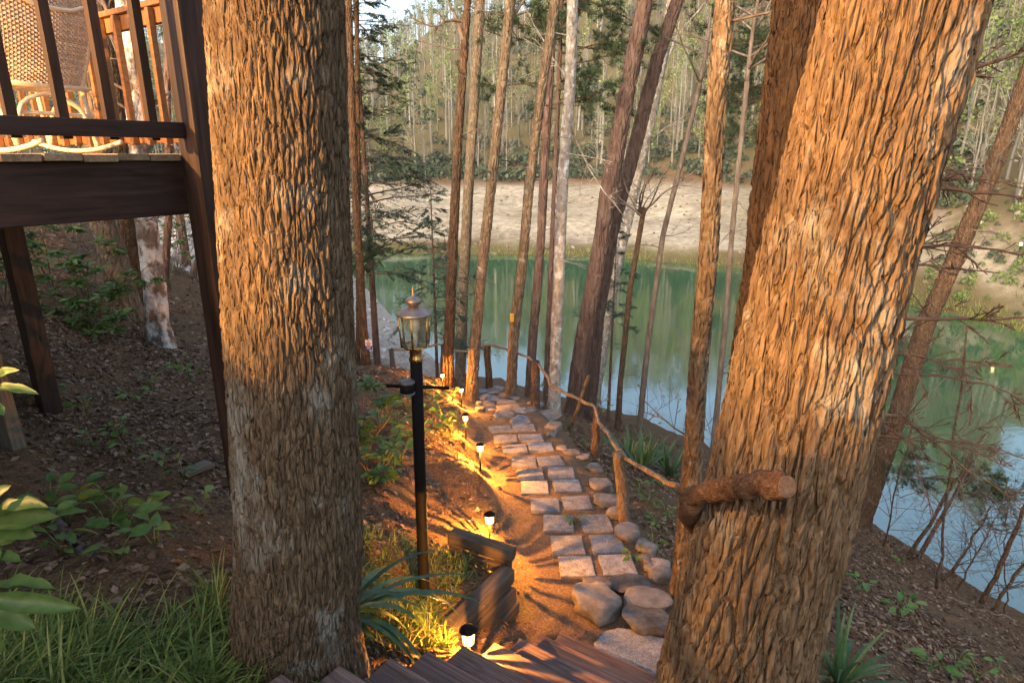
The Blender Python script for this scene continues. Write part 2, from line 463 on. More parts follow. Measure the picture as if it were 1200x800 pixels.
LAKE_POLY = np.array([(-11.3, 46.8), (-10, 44), (-6.3, 34.7), (-3.6, 28.6), (0, 25.6), (5.1, 21.9), (6.4, 19.7), (9.5, 15), (10.7, 12.2),
                      (11.2, 10.5), (13, 5), (16, -3), (22, -20), (60, -30), (50, 10), (36, 24), (28.4, 33.7), (26.9, 38.7), (24.9, 45),
                      (19.9, 54), (8.3, 61), (0, 61.8), (-12.8, 63), (-15.5, 57)], float)
def lake_d(x, y):                      # signed distance to the shore, negative over water
    x = np.asarray(x, float); y = np.asarray(y, float)
    d = np.full(x.shape, 1e9); ins = np.zeros(x.shape, bool)
    n = len(LAKE_POLY)
    for i in range(n):
        a, b = LAKE_POLY[i], LAKE_POLY[(i + 1) % n]
        e = b - a
        t = np.clip(((x - a[0]) * e[0] + (y - a[1]) * e[1]) / (e @ e), 0, 1)
        d = np.minimum(d, np.hypot(x - a[0] - t * e[0], y - a[1] - t * e[1]))
        c = ((a[1] > y) != (b[1] > y))
        xi = a[0] + (y - a[1]) * e[0] / (e[1] if abs(e[1]) > 1e-9 else 1e-9)
        ins ^= c & (x < xi)
    return np.where(ins, -d, d)

CTRL = np.array([
    (-1.0, 2.4, -2.3), (-1.6, 3.2, -2.2), (-3.95, 5.0, -1.95), (-3.5, 4, -2.0), (-4.7, 8.1, -2.5), (-2.4, 5.0, -2.45),
    (0.2, 3.9, -3.42), (0.9, 3.9, -3.5), (0.67, 4.76, -3.5), (0.3, 6.5, -3.57), (0.1, 8.2, -3.72), (-0.25, 10, -4.1), (-0.3, 11.5, -4.5), (-0.5, 13, -4.85),
    (-0.7, 3.9, -2.85), (-0.6, 5.3, -3.05), (-0.5, 6.3, -3.3), (-0.75, 8, -3.55), (-1.0, 10, -3.95), (-1.3, 6.2, -2.85), (-1.6, 8, -3.15), (-1.8, 11, -3.95),
    (-2.9, 12.1, -4.2), (-2.5, 8, -2.95), (-5, 12, -3.2), (-8, 8, -1.2), (-6, 4, -1.1), (-8, 14, -2.5), (-12, 10, -0.3), (-10, 20, -3.6), (-16, 18, 0.5),
    (-2.5, 2.2, -1.9), (-1.6, 1.2, -1.85), (-3, 0, -1.4), (-6, -4, -1.2), (0, 0, -2.3), (1.5, 0, -2.6), (3, 0, -3.3), (0, -6, -2.0), (5, -6, -3.8),
    (1.4, 2.6, -3.25), (2.6, 3.5, -3.55), (4, 6, -4.7), (6, 10, -6.9), (8, 12.5, -8.4), (6, 3, -5.3), (10, 6, -8.3), (9, 0, -6.8),
    (1.4, 5.5, -3.6), (2.0, 7, -4.0), (1.5, 9, -4.4), (2.6, 13, -6.3), (1.2, 11.5, -5.0), (0.6, 14.5, -5.9), (4, 9.5, -5.7), (3.2, 17, -7.8), (-1, 15, -5.9), (-3, 17, -6.2), (-1, 20, -8.0), (-5, 22, -6.6), (-8, 27, -6.2), (-5, 28, -8.2),
    (-3.6, 28.6, -9.5), (0, 25.6, -9.5), (5.1, 21.9, -9.5), (6.4, 19.7, -9.5), (9.5, 15, -9.5), (10.7, 12.2, -9.5), (11.2, 10.5, -9.5), (13, 5, -9.5), (16, -3, -9.5),
    (2, 28, -10.6), (8, 23, -10.8), (12, 16, -10.8), (14, 10, -10.8), (19, 4, -10.8), (0, 32, -11.2), (16, 22, -11.2)], float)
def _phi(r2): return np.where(r2 > 1e-12, 0.5 * r2 * np.log(np.maximum(r2, 1e-12)), 0.0)
_n = len(CTRL)
_K = _phi((CTRL[:, None, 0] - CTRL[None, :, 0]) ** 2 + (CTRL[:, None, 1] - CTRL[None, :, 1]) ** 2) + np.eye(_n) * 0.05
_P = np.column_stack([np.ones(_n), CTRL[:, :2]])
_A = np.block([[_K, _P], [_P.T, np.zeros((3, 3))]])
_W = np.linalg.solve(_A, np.concatenate([CTRL[:, 2], np.zeros(3)]))
def tps(x, y):
    r = _W[_n] + _W[_n + 1] * x + _W[_n + 2] * y
    for i in range(_n):
        r = r + _W[i] * _phi((x - CTRL[i, 0]) ** 2 + (y - CTRL[i, 1]) ** 2)
    return r
PATH = np.array([(0.74, 3.9, -3.50), (0.70, 4.7, -3.50), (0.53, 5.7, -3.52), (0.32, 6.6, -3.57), (0.15, 7.6, -3.65), (0.02, 8.6, -3.78), (-0.12, 9.8, -4.05), (-0.22, 11.0, -4.40), (-0.42, 12.6, -4.80), (-0.6, 13.6, -5.0)])
def in_poly(P, x, y):
    ins = np.zeros(np.shape(x), bool); n = len(P)
    for i in range(n):
        a, b = P[i], P[(i + 1) % n]
        c = ((a[1] > y) != (b[1] > y))
        ins ^= c & (x < a[0] + (y - a[1]) * (b[0] - a[0]) / ((b[1] - a[1]) if abs(b[1] - a[1]) > 1e-9 else 1e-9))
    return ins
BED_CORNER = atz(594, 664, -2.985)
BED_NEAR = atz(520, 738, -2.985)
BED_FAR = atz(528, 634, -2.93)
BED_POLY = np.array([BED_CORNER[:2], BED_FAR[:2], (-1.35, 4.0), (-1.1, 3.1), BED_NEAR[:2]])

def far_z(x, y, d):
    az = np.arctan2(x, y)
    left = sstep(-2, -9, x) * sstep(66, 50, y)
    fld = 36 + 8 * vn(az * 5, 0.3, 0, 4) - 26 * sstep(0.35, 0.6, az)
    z = LAKE + 0.7 * sstep(0, 3.0, d) + np.clip((d - 2) / (fld - 2), 0, 1) * 4.7
    hill = np.clip(d - fld, 0, None)
    top = 92 + 9 * vn(az * 4 + 3, 0.7, 0, 9) + 7 * vn(az * 9, 2.2, 0, 3) - 30 * sstep(-0.03, -0.22, az)
    z = z + top * (1 - np.exp(-(hill / 150.0) ** 1.2))
    zl = LAKE + np.minimum(0.45 * d, 5.0) + 0.16 * np.clip(d - 11, 0, 120)
    return z * (1 - left) + zl * left

def gz(x, y, fine=False):
    x = np.asarray(x, float); y = np.asarray(y, float)
    d = lake_d(x, y)
    r = np.hypot(x, y - 4)
    w = sstep(18, 30, r)
    zf = np.where(d > 0, far_z(x, y, np.maximum(d, 0)), LAKE - np.minimum(0.3 * -d, 3))
    z = tps(x, y) * (1 - w) + zf * w
    # trodden path
    dp = np.full(x.shape, 1e9); zp = np.zeros(x.shape)
    for i in range(len(PATH) - 1):
        a, b = PATH[i], PATH[i + 1]; e = b[:2] - a[:2]
        t = np.clip(((x - a[0]) * e[0] + (y - a[1]) * e[1]) / (e @ e), 0, 1)
        q = np.hypot(x - a[0] - t * e[0], y - a[1] - t * e[1])
        zp = np.where(q < dp, a[2] + t * (b[2] - a[2]), zp); dp = np.minimum(dp, q)
    wp = 1 - sstep(0.42, 0.85, dp)
    z = z * (1 - wp) + zp * wp
    # lumps
    near = 1 - sstep(14, 40, r)
    z = z + near * ((1 - 0.8 * wp) * 0.10 * fbm(x * 0.9, y * 0.9, 0, 3, 21) + (1 - 0.65 * wp) * 0.035 * fbm(x * 4.2, y * 4.2, 0, 3, 31))
    z = z + (1 - near) * np.where(d > 0.5, 1, 0) * 0.35 * fbm(x * 0.12, y * 0.12, 0, 3, 8) * sstep(0.5, 6, d)
    # raised bed behind the timbers
    z = np.where(in_poly(BED_POLY, x, y), np.maximum(z, -3.03 + 0.02 * fbm(x * 5, y * 5, 0, 2, 3)), z)
    e_ = BED_CORNER[:2] - BED_NEAR[:2]; L_ = np.linalg.norm(e_); e_ = e_ / L_
    t_ = (x - BED_NEAR[0]) * e_[0] + (y - BED_NEAR[1]) * e_[1]; s_ = (x - BED_NEAR[0]) * e_[1] - (y - BED_NEAR[1]) * e_[0]
    ends = sstep(-0.25, 0.1, t_) * sstep(L_ + 0.5, L_ + 0.05, t_)
    cap_in = -3.04 + 0.9 * np.clip(-s_ - 0.35, 0, None); cap_out = -3.08 - 0.24 * np.clip(t_ / L_, 0, 1) + 0.8 * np.clip(s_ - 0.4, 0, None)
    z = np.where((s_ < 0) & (s_ > -0.8), z + ends * (np.minimum(z, cap_in) - z), np.where((s_ >= 0) & (s_ < 0.9), z + ends * (np.minimum(z, cap_out) - z), z))
    # dug out under the stairs
    Fs = (x - P0[0]) * UF[0] + (y - P0[1]) * UF[1]; Rs = (x - P0[0]) * UR[0] + (y - P0[1]) * UR[1]
    st = (Rs > 1.10) & (Rs < 3.9) & (Fs < 1.66) & (Fs > -6)
    zs = -3.62 + np.clip((1.45 - Fs) / 0.284, 0, 20) * 0.18 - 0.10
    z = np.where(st & (Rs < 2.6), np.minimum(z, zs), z)
    z = np.where(st & (Fs < -0.6), np.minimum(z, -2.1), z)
    return z
_GX0, _GY0, _GS = -16.0, -2.0, 0.05
_gxx, _gyy = np.meshgrid(_GX0 + _GS * np.arange(600), _GY0 + _GS * np.arange(640))
_GZ = gz(_gxx.ravel(), _gyy.ravel()).reshape(_gxx.shape)
def gq(x, y):                          # quick look-up of the same ground
    x = np.asarray(x, float); y = np.asarray(y, float)
    fx = (x - _GX0) / _GS; fy = (y - _GY0) / _GS
    ins = (fx >= 0) & (fx < 598) & (fy >= 0) & (fy < 638)
    ix = np.clip(np.floor(fx).astype(int), 0, 598); iy = np.clip(np.floor(fy).astype(int), 0, 638)
    tx_, ty_ = fx - ix, fy - iy
    z = (_GZ[iy, ix] * (1 - tx_) + _GZ[iy, ix + 1] * tx_) * (1 - ty_) + (_GZ[iy + 1, ix] * (1 - tx_) + _GZ[iy + 1, ix + 1] * tx_) * ty_
    if not ins.all():
        z = np.array(z); z[~ins] = gz(x[~ins], y[~ins])
    return z
def gp(x, y):
    return np.array([x, y, float(gq(np.array([x]), np.array([y]))[0])])
_ts = np.geomspace(1.2, 90, 500)
def G(px, py):                       # where the line of sight of a pixel meets the ground
    r = ray(px, py)
    P = r[None] * _ts[:, None]
    P = P[:max(2, int(np.searchsorted(_ts, 36)))] if py > 400 else P
    h = P[:, 2] - gq(P[:, 0], P[:, 1])
    k = np.argmax(h < 0)
    if h[k] >= 0: return P[-1]
    a, b = _ts[k - 1], _ts[k]
    for _ in range(14):
        m = (a + b) / 2; p = r * m
        if p[2] - float(gq(p[:1], p[1:2])[0]) < 0: b = m
        else: a = m
    return r * b

# ------------------------------------------------------------------ ground sheet
NX, NY = 350, 400
tx = np.linspace(-6.25, 6.25, NX); ty = np.linspace(-2.9, 6.1, NY)
gx = 1.5 * np.sinh(tx); gy = 5.0 + 2.2 * np.sinh(ty)
X, Y = np.meshgrid(gx, gy)
Z = gz(X.ravel(), Y.ravel()).reshape(X.shape)
mb = MB()
i, j = np.meshgrid(np.arange(NY - 1), np.arange(NX - 1), indexing='ij')
i, j = i.ravel(), j.ravel()
mb.add(np.stack([X, Y, Z], -1).reshape(-1, 3), np.stack([i * NX + j, i * NX + j + 1, (i + 1) * NX + j + 1, (i + 1) * NX + j], -1))

# soil types, one mask each: r = path dirt, g = sandy field, b = pale stony bank, a = moss and grass
xr, yr, zr = X.ravel(), Y.ravel(), Z.ravel()
D = lake_d(xr, yr)
RR = np.hypot(xr, yr - 4)
dp = np.full(xr.shape, 1e9)
for k in range(len(PATH) - 1):
    a, b = PATH[k], PATH[k + 1]; e = b[:2] - a[:2]
    t = np.clip(((xr - a[0]) * e[0] + (yr - a[1]) * e[1]) / (e @ e), 0, 1)
    dp = np.minimum(dp, np.hypot(xr - a[0] - t * e[0], yr - a[1] - t * e[1]))
wob = 0.2 * fbm(xr * 1.6, yr * 1.6, 0, 3, 41)
m_path = 1 - sstep(0.5, 0.95, dp + wob)
leftb = sstep(-2.0, -4.0, xr + 0.12 * (yr - 26)) * sstep(17, 22, yr)* sstep(64, 55, yr)
az = np.arctan2(xr, yr)
fld = 36 + 8 * vn(az * 5, 0.3, 0, 4) - 26 * sstep(0.35, 0.6, az)
m_field = sstep(1.5, 4.5, D + 1.5 * fbm(xr * 0.25, yr * 0.25, 0, 2, 5)) * (1 - sstep(-4, 2, D - fld)) * sstep(24, 36, RR) * (1 - leftb)
m_field = np.maximum(m_field, 0.04 * sstep(0, 12, D - fld) * sstep(40, 60, RR))
m_bank = leftb * (1 - sstep(12, 22, D + 3 * wob))
shore = sstep(4.5, 1.5, D) * sstep(24, 34, RR) * (1 - leftb)
mossn = sstep(0.1, 0.75, fbm(xr * 1.1 + 3, yr * 1.1, 0, 4, 51) + 0.25)
m_moss = mossn * (sstep(2.2, 0.9, dp) * (1 - m_path) * 0.9 * np.where(xr < 0.9, 1, 0.5)) + 0.9 * shore
m_moss = np.maximum(m_moss, 0.75 * sstep(-0.2, 0.5, fbm(xr * 0.16, yr * 0.16, 0, 3, 92)) * sstep(0.28, 0.42, az) * sstep(2, 6, D) * sstep(28, 40, RR))
m_field = m_field * (1 - 0.6 * m_moss * sstep(28, 40, RR))
m_moss = np.maximum(m_moss, 0.9 * sstep(0, 12, D - fld) * sstep(40, 60, RR))
m_moss = np.where(in_poly(BED_POLY, xr, yr), 0.4, m_moss)
def ground_material():
    n = N('forest_ground')
    at_ = n.new('ShaderNodeVertexColor', _layer_name='soil')
    sep = n.new('ShaderNodeSeparateColor'); n.l(at_.outputs['Color'], sep.inputs[0])
    v = n.coords()
    f1 = n.noise(v, 9, 8, 0.65); f2 = n.noise(v, 55, 6, 0.7); f3 = n.noise(v, 0.8, 4); f4 = n.noise(v, 0.15, 5, 0.6)
    soil = n.ramp(f2, [(0.3, (0.055, 0.031, 0.016)), (0.48, (0.14, 0.085, 0.046)), (0.62, (0.23, 0.148, 0.084)), (0.78, (0.34, 0.245, 0.16))])
    soil = n.mix(1.0, soil, n.ramp(f1, [(0.3, (0.6, 0.58, 0.55)), (0.7, (1.2, 1.15, 1.1))]), 'MULTIPLY')
    dirt = n.ramp(f2, [(0.28, (0.085, 0.055, 0.035)), (0.5, (0.17, 0.115, 0.075)), (0.75, (0.29, 0.22, 0.16))])
    dirt = n.mix(1.0, dirt, n.ramp(f1, [(0.3, (0.7, 0.68, 0.64)), (0.7, (1.15, 1.12, 1.1))]), 'MULTIPLY')
    sand = n.ramp(f4, [(0.3, (0.27, 0.22, 0.155)), (0.5, (0.38, 0.32, 0.235)), (0.7, (0.48, 0.41, 0.315))])
    sand = n.mix(1.0, sand, n.ramp(n.noise(v, 1.2, 7, 0.7), [(0.3, (0.5, 0.5, 0.46)), (0.7, (1.2, 1.2, 1.2))]), 'MULTIPLY')
    bank = n.ramp(n.noise(v, 5.5, 8, 0.75), [(0.3, (0.15, 0.115, 0.08)), (0.5, (0.42, 0.35, 0.28)), (0.7, (0.64, 0.57, 0.49))])
    moss = n.ramp(f2, [(0.3, (0.035, 0.045, 0.012)), (0.55, (0.09, 0.10, 0.03)), (0.75, (0.17, 0.17, 0.06))])
    c = n.mix(sep.outputs[0], soil, dirt)
    c = n.mix(sep.outputs[1], c, sand)
    c = n.mix(sep.outputs[2], c, bank)
    mm = n.math('MULTIPLY', at_.outputs['Alpha'], n.ramp(f1, [(0.38, (0, 0, 0)), (0.6, (1, 1, 1))]))
    c = n.mix(mm, c, moss)
    h = n.math('ADD', n.math('MULTIPLY', f2, 0.7), n.noise(v, 160, 3))
    n.bump(h, 0.7, 0.02)
    return n.set(Base_Color=c, Roughness=0.95, Specular_IOR_Level=0.15)
M['ground'] = ground_material()
ground = mb.build('ground', M['ground'])
ca = ground.data.color_attributes.new('soil', 'FLOAT_COLOR', 'POINT')
ca.data.foreach_set('color', np.stack([m_path, m_field, m_bank, np.clip(m_moss, 0, 1)], -1).astype(np.float32).ravel())
tag(ground, 'sloping ground of brown leaf litter running down to the lake', None, kind='structure')

# ------------------------------------------------------------------ lake
def water_material():
    n = N('lake_water')
    v = n.coords((1, 1, 1))
    f = n.noise(v, 1.1, 4, 0.55); g = n.noise(n.coords((0.5, 1.2, 1)), 4.0, 3)
    n.bump(n.math('ADD', f, n.math('MULTIPLY', g, 0.35)), 0.10, 0.03)
    c = n.ramp(n.noise(v, 0.06, 3), [(0.3, (0.013, 0.072, 0.032)), (0.7, (0.022, 0.092, 0.042))])
    n.b.inputs['IOR'].default_value = 2.5
    return n.set(Base_Color=c, Roughness=0.05, Specular_IOR_Level=0.5)
M['water'] = water_material()
mb = MB()
mb.add([(-40, -60, LAKE), (120, -60, LAKE), (120, 80, LAKE), (-40, 80, LAKE)], [[0, 1, 2, 3]])
tag(mb.build('lake_water', M['water']), 'calm green lake reflecting trees and sky', None, kind='structure')

# ------------------------------------------------------------------ far woods on the hillside
def grow(rs, h, r0, nb, spread=0.55, up=0.6, twigs=5, start=0.3, lean=0.04):
    """returns trunk (pts, radii), branches [(pts, radii)], twig tips [(p, dir)]"""
    k = 7
    t = np.linspace(0, 1, k)
    off = np.cumsum(rs.normal(0, lean * h / k, (k, 2)), 0); off -= off[0]
    tr = np.column_stack([off, t * h]); rad = r0 * (1 - 0.85 * t) + 0.01
    br, tw = [], []
    for b in range(nb):
        s = start + (1 - start) * (b + rs.rand()) / nb
        s = min(s, 0.98)
        p = np.array([np.interp(s, t, tr[:, q]) for q in range(3)])
        a = rs.rand() * 6.283
        L = h * spread * (1.15 - s) * rs.uniform(0.55, 1.1)
        d = np.array([math.cos(a), math.sin(a), up * rs.uniform(0.5, 1.5)]); d /= np.linalg.norm(d)
        pts = [p]
        dd = d.copy()
        for q in range(3):
            dd = dd + rs.normal(0, 0.16, 3) + np.array([0, 0, 0.12]); dd /= np.linalg.norm(dd)
            pts.append(pts[-1] + dd * L / 3)
        pts = np.array(pts); rb = np.interp(s, t, rad) * 0.45
        br.append((pts, np.linspace(rb, rb * 0.2, 4)))
        for q in range(twigs):
            u = rs.uniform(0.25, 1.0)
            pp = np.array([np.interp(u, np.linspace(0, 1, 4), pts[:, c]) for c in range(3)])
            e = dd * 0.5 + rs.normal(0, 0.55, 3) + np.array([0, 0, 0.4]); e /= np.linalg.norm(e)
            tw.append((pp, e, L * rs.uniform(0.25, 0.55)))
    return (tr, rad), br, tw
TW_V = np.array([(0, -1, 0), (0, 1, 0), (1, 0, 0.0)]); TW_F = np.array([[0, 1, 2]])
LEAF_V = np.array([(0, 0, 0), (0.35, 0.30, 0.06), (0.75, 0.26, 0.06), (1, 0, -0.05), (0.75, -0.26, 0.06), (0.35, -0.30, 0.06)]); LEAF_F = np.array([[0, 1, 2, 3], [0, 3, 4, 5]])
CARD_V = np.array([(-0.5, -0.35, 0), (0.4, -0.5, 0.1), (0.5, 0.4, 0), (-0.35, 0.5, 0.12)]); CARD_F = np.array([[0, 1, 2, 3]])
def rdirs(rs, n, zb=0.0):
    d = rs.normal(0, 1, (n, 3)); d[:, 2] += zb
    return d / np.linalg.norm(d, axis=1)[:, None]

def far_tree(kind, seed, light=False):
    rs = np.random.RandomState(seed)
    tm, cm = MB(), MB()
    if kind in ('bare', 'spring'):
        h = rs.uniform(12, 17)
        (tp, tr), br, tw = grow(rs, h, 0.17, 10, 0.34, 1.3, 9, 0.22, 0.05)
        tm.tube(tp, tr, 4, False)
        if light:
            tm = MB(); tm.tube(tp[::2], tr[::2] * 1.1, 3, False)
            A_ = np.array([b_[0][0] for b_ in br]); E_ = np.array([b_[0][-1] - b_[0][0] for b_ in br]); l_ = np.linalg.norm(E_, axis=1)
            cm.scatter(TW_V, TW_F, rot_mats(E_, rdirs(rs, len(E_)), np.column_stack([l_, np.full(len(l_), 0.06), np.full(len(l_), 0.05)])), A_)
        else:
            for p, r in br: tm.tube(p, np.maximum(r, 0.018), 3, False)
        P = np.array([t[0] for t in tw]); E = np.array([t[1] for t in tw]); L = np.array([t[2] for t in tw])
        if kind == 'bare':
            P2 = P + E * L[:, None] * 0.4; E2 = E + rs.normal(0, 0.5, E.shape); E2 /= np.linalg.norm(E2, axis=1)[:, None]
            for pp, ee, ll in (((P, E, L * 1.25), ) if light else ((P, E, L), (P2, E2, L * 0.8), (P2, E2[::-1], L * 0.7))):
                cm.scatter(TW_V, TW_F, rot_mats(ee, rdirs(rs, len(ee)), np.column_stack([ll, np.full(len(ll), 0.034), np.full(len(ll), 0.03)])), pp)
        else:
            k = 2 if light else 3
            Q = np.repeat(P + E * L[:, None] * 0.6, k, 0) + rs.normal(0, 0.35, (len(P) * k, 3))
            cm.scatter(CARD_V, CARD_F, rot_mats(rdirs(rs, len(Q)), rdirs(rs, len(Q)), rs.uniform(0.18, 0.42, len(Q))), Q)
    elif kind == 'pine':
        h = rs.uniform(13, 18)
        tm.tube(np.array([(0, 0, 0), (0.1, 0, h * 0.5), (0, 0.1, h)]), [0.18, 0.13, 0.03], 4, False)
        Q = []
        for b in range(18 if light else 26):
            s = rs.uniform(0.45, 1.0); a = rs.rand() * 6.283
            L = h * 0.26 * (1.12 - s) + 0.4
            for q in range(9):
                u = rs.uniform(0.3, 1)
                Q.append((math.cos(a) * L * u, math.sin(a) * L * u, s * h + 0.1 * L * u))
        Q = np.array(Q) + rs.normal(0, 0.25, (len(Q), 3))
        cm.scatter(CARD_V, CARD_F, rot_mats(rdirs(rs, len(Q)), rdirs(rs, len(Q), 1.0), rs.uniform(0.25, 0.6, len(Q))), Q)
    else:                                # rounded evergreen shrub
        n = 110 if light else 260
        d = rdirs(rs, n, 0.5); r = rs.uniform(0.5, 1.0, n)
        Q = d * r[:, None] * np.array([2.0, 2.0, 1.9]) * (0.8 + 0.3 * rs.rand(n))[:, None]; Q[:, 2] = np.abs(Q[:, 2]) + 0.1
        for k in range(4): tm.tube(np.array([(0, 0, 0), Q[k] * 0.5, Q[k]]), [0.05, 0.035, 0.015], 3, False)
        cm.scatter(CARD_V, CARD_F, rot_mats(rdirs(rs, n), rdirs(rs, n, 1.2), rs.uniform(0.2, 0.5, n)), Q)
    return tm, cm
KMAT = {'bare': ('far_bark', 'far_twig'), 'spring': ('far_bark', 'far_green'), 'pine': ('far_bark', 'far_dark'), 'shrub': ('far_bark', 'far_dark')}
FARLAB = {'bare': ('bare_tree', 'leafless pale-trunked tree in the front rows of the far wooded hillside', 'leafless trees on the far hillside'),
          'spring': ('spring_tree', 'tree in thin yellow-green spring leaf near the foot of the far hillside', 'spring-leaved trees on the far hillside'),
          'pine': ('pine_tree', 'dark green pine standing among bare trees across the lake', 'far pines across the lake')}
PROTO = {k: [far_tree(k, 100 + 17 * q + ord(k[0])) for q in range(n)] for k, n in (('bare', 6), ('spring', 3), ('pine', 2), ('shrub', 3))}
LIGHT = {k: [far_tree(k, 400 + 17 * q + ord(k[0]), True) for q in range(n)] for k, n in (('bare', 6), ('spring', 4), ('pine', 3), ('shrub', 3))}
rs = np.random.RandomState(77)
spots = []
while len(spots) < 2200:
    a = rs.uniform(-0.66, 0.70); r = 85 + 250 * rs.rand() ** 1.1
    if a > 0.4: r = 48 + 250 * rs.rand() ** 1.3
    x, y = r * math.sin(a), r * math.cos(a)
    spots.append((x, y))
spots = np.array(spots)
dd = lake_d(spots[:, 0], spots[:, 1])
aa = np.arctan2(spots[:, 0], spots[:, 1])
ff = 36 + 8 * vn(aa * 5, 0.3, 0, 4) - 26 * sstep(0.35, 0.6, aa)
leftmask = (spots[:, 0] < -9) & (spots[:, 1] < 60)
ok = ((dd > ff + 1) | leftmask) & (dd > 9)
spots = spots[ok]; hd = (dd - ff)[ok]
zz = gz(spots[:, 0], spots[:, 1])
kinds = []
for (x, y), h in zip(spots, hd):
    u = rs.rand()
    kinds.append('pine' if u < 0.08 + 0.05 * (x < 0) else 'spring' if u < 0.42 else 'bare')
order = np.argsort(np.hypot(spots[:, 0], spots[:, 1]))
woods = MB()
WM = [M['far_bark'], M['far_twig'], M['far_green'], M['far_dark']]
CI = {'bare': 1, 'spring': 2, 'pine': 3, 'shrub': 3}
groups = {}
protos_mesh = {}
def far_copy(kind, v, loc, rz, sc, lab=None):
    name, label, group = lab or FARLAB[kind]
    root = thing(name, label, 'tree' if kind != 'shrub' else 'shrub', loc, group)
    if (kind, v) not in protos_mesh:
        tm, cm = PROTO[kind][v]
        protos_mesh[(kind, v)] = (tm.mesh('trunk', M[KMAT[kind][0]]), cm.mesh('crown', M[KMAT[kind][1]], False))
    for nm, me in zip(('trunk', 'crown'), protos_mesh[(kind, v)]):
        o = bpy.data.objects.new(nm, me); C.objects.link(o); o.parent = root
    root.rotation_euler = (0, 0, rz); root.scale = (sc, sc, sc)
    return root
n_ind = 0
for oi_ in order:
    k = kinds[oi_]; v = rs.randint(3 if k in ('bare', 'spring') else 2)
    x, y = spots[oi_]; z = zz[oi_]; rz = rs.rand() * 6.283; sc = rs.uniform(0.55, 1.05)
    if n_ind < 110 and abs(x / y) < 0.8 and k != 'none':
        far_copy(k, v, (x, y, z - 0.1), rz, sc); n_ind += 1
    else:
        groups.setdefault((k, rs.randint(len(LIGHT[k]))), []).append((x, y, z - 0.1, rz, sc))
sh = []
for q in range(560):
    a = rs.uniform(-0.62, 0.62)
    base = 36 + 8 * float(vn(a * 5, 0.3, 0, 4)) - 26 * float(sstep(0.35, 0.6, a))
    rr_ = np.arange(60, 260, 1.5); r = rr_[np.argmax(lake_d(rr_ * math.sin(a), rr_ * math.cos(a)) >= base + (abs(rs.normal(0, 9)) if q % 2 else 95 * rs.rand() ** 1.5) + 1)]
    x, y = r * math.sin(a), r * math.cos(a)
    groups.setdefault(('shrub', rs.randint(3)), []).append((x, y, float(gz(np.array([x]), np.array([y]))[0]) - 0.1, rs.rand() * 6.28, rs.uniform(0.6, 1.3)))
for (k, v), L in groups.items():
    L = np.array(L); c, s = np.cos(L[:, 3]), np.sin(L[:, 3]); o = np.zeros(len(L))
    Rm = np.stack([np.stack([c, -s, o], -1), np.stack([s, c, o], -1), np.stack([o, o, o + 1], -1)], 1) * L[:, 4][:, None, None]
    for mbp, mi in zip(LIGHT[k][v], (0, CI[k])):
        V = np.concatenate(mbp.v)
        off = None
        b0 = woods.n
        Vt = np.einsum('mij,nj->mni', Rm, V) + L[:, None, :3]
        woods.v.append(Vt.reshape(-1, 3)); woods.n += len(L) * len(V)
        for f, _ in mbp.f:
            woods.f.append(((f[None] + (np.arange(len(L)) * len(V))[:, None, None]).reshape(-1, f.shape[1]) + b0, mi))
tag(woods.build('far_woods', WM, None, False), 'mass of bare and budding trees covering the far hillside', 'woods', kind='stuff')
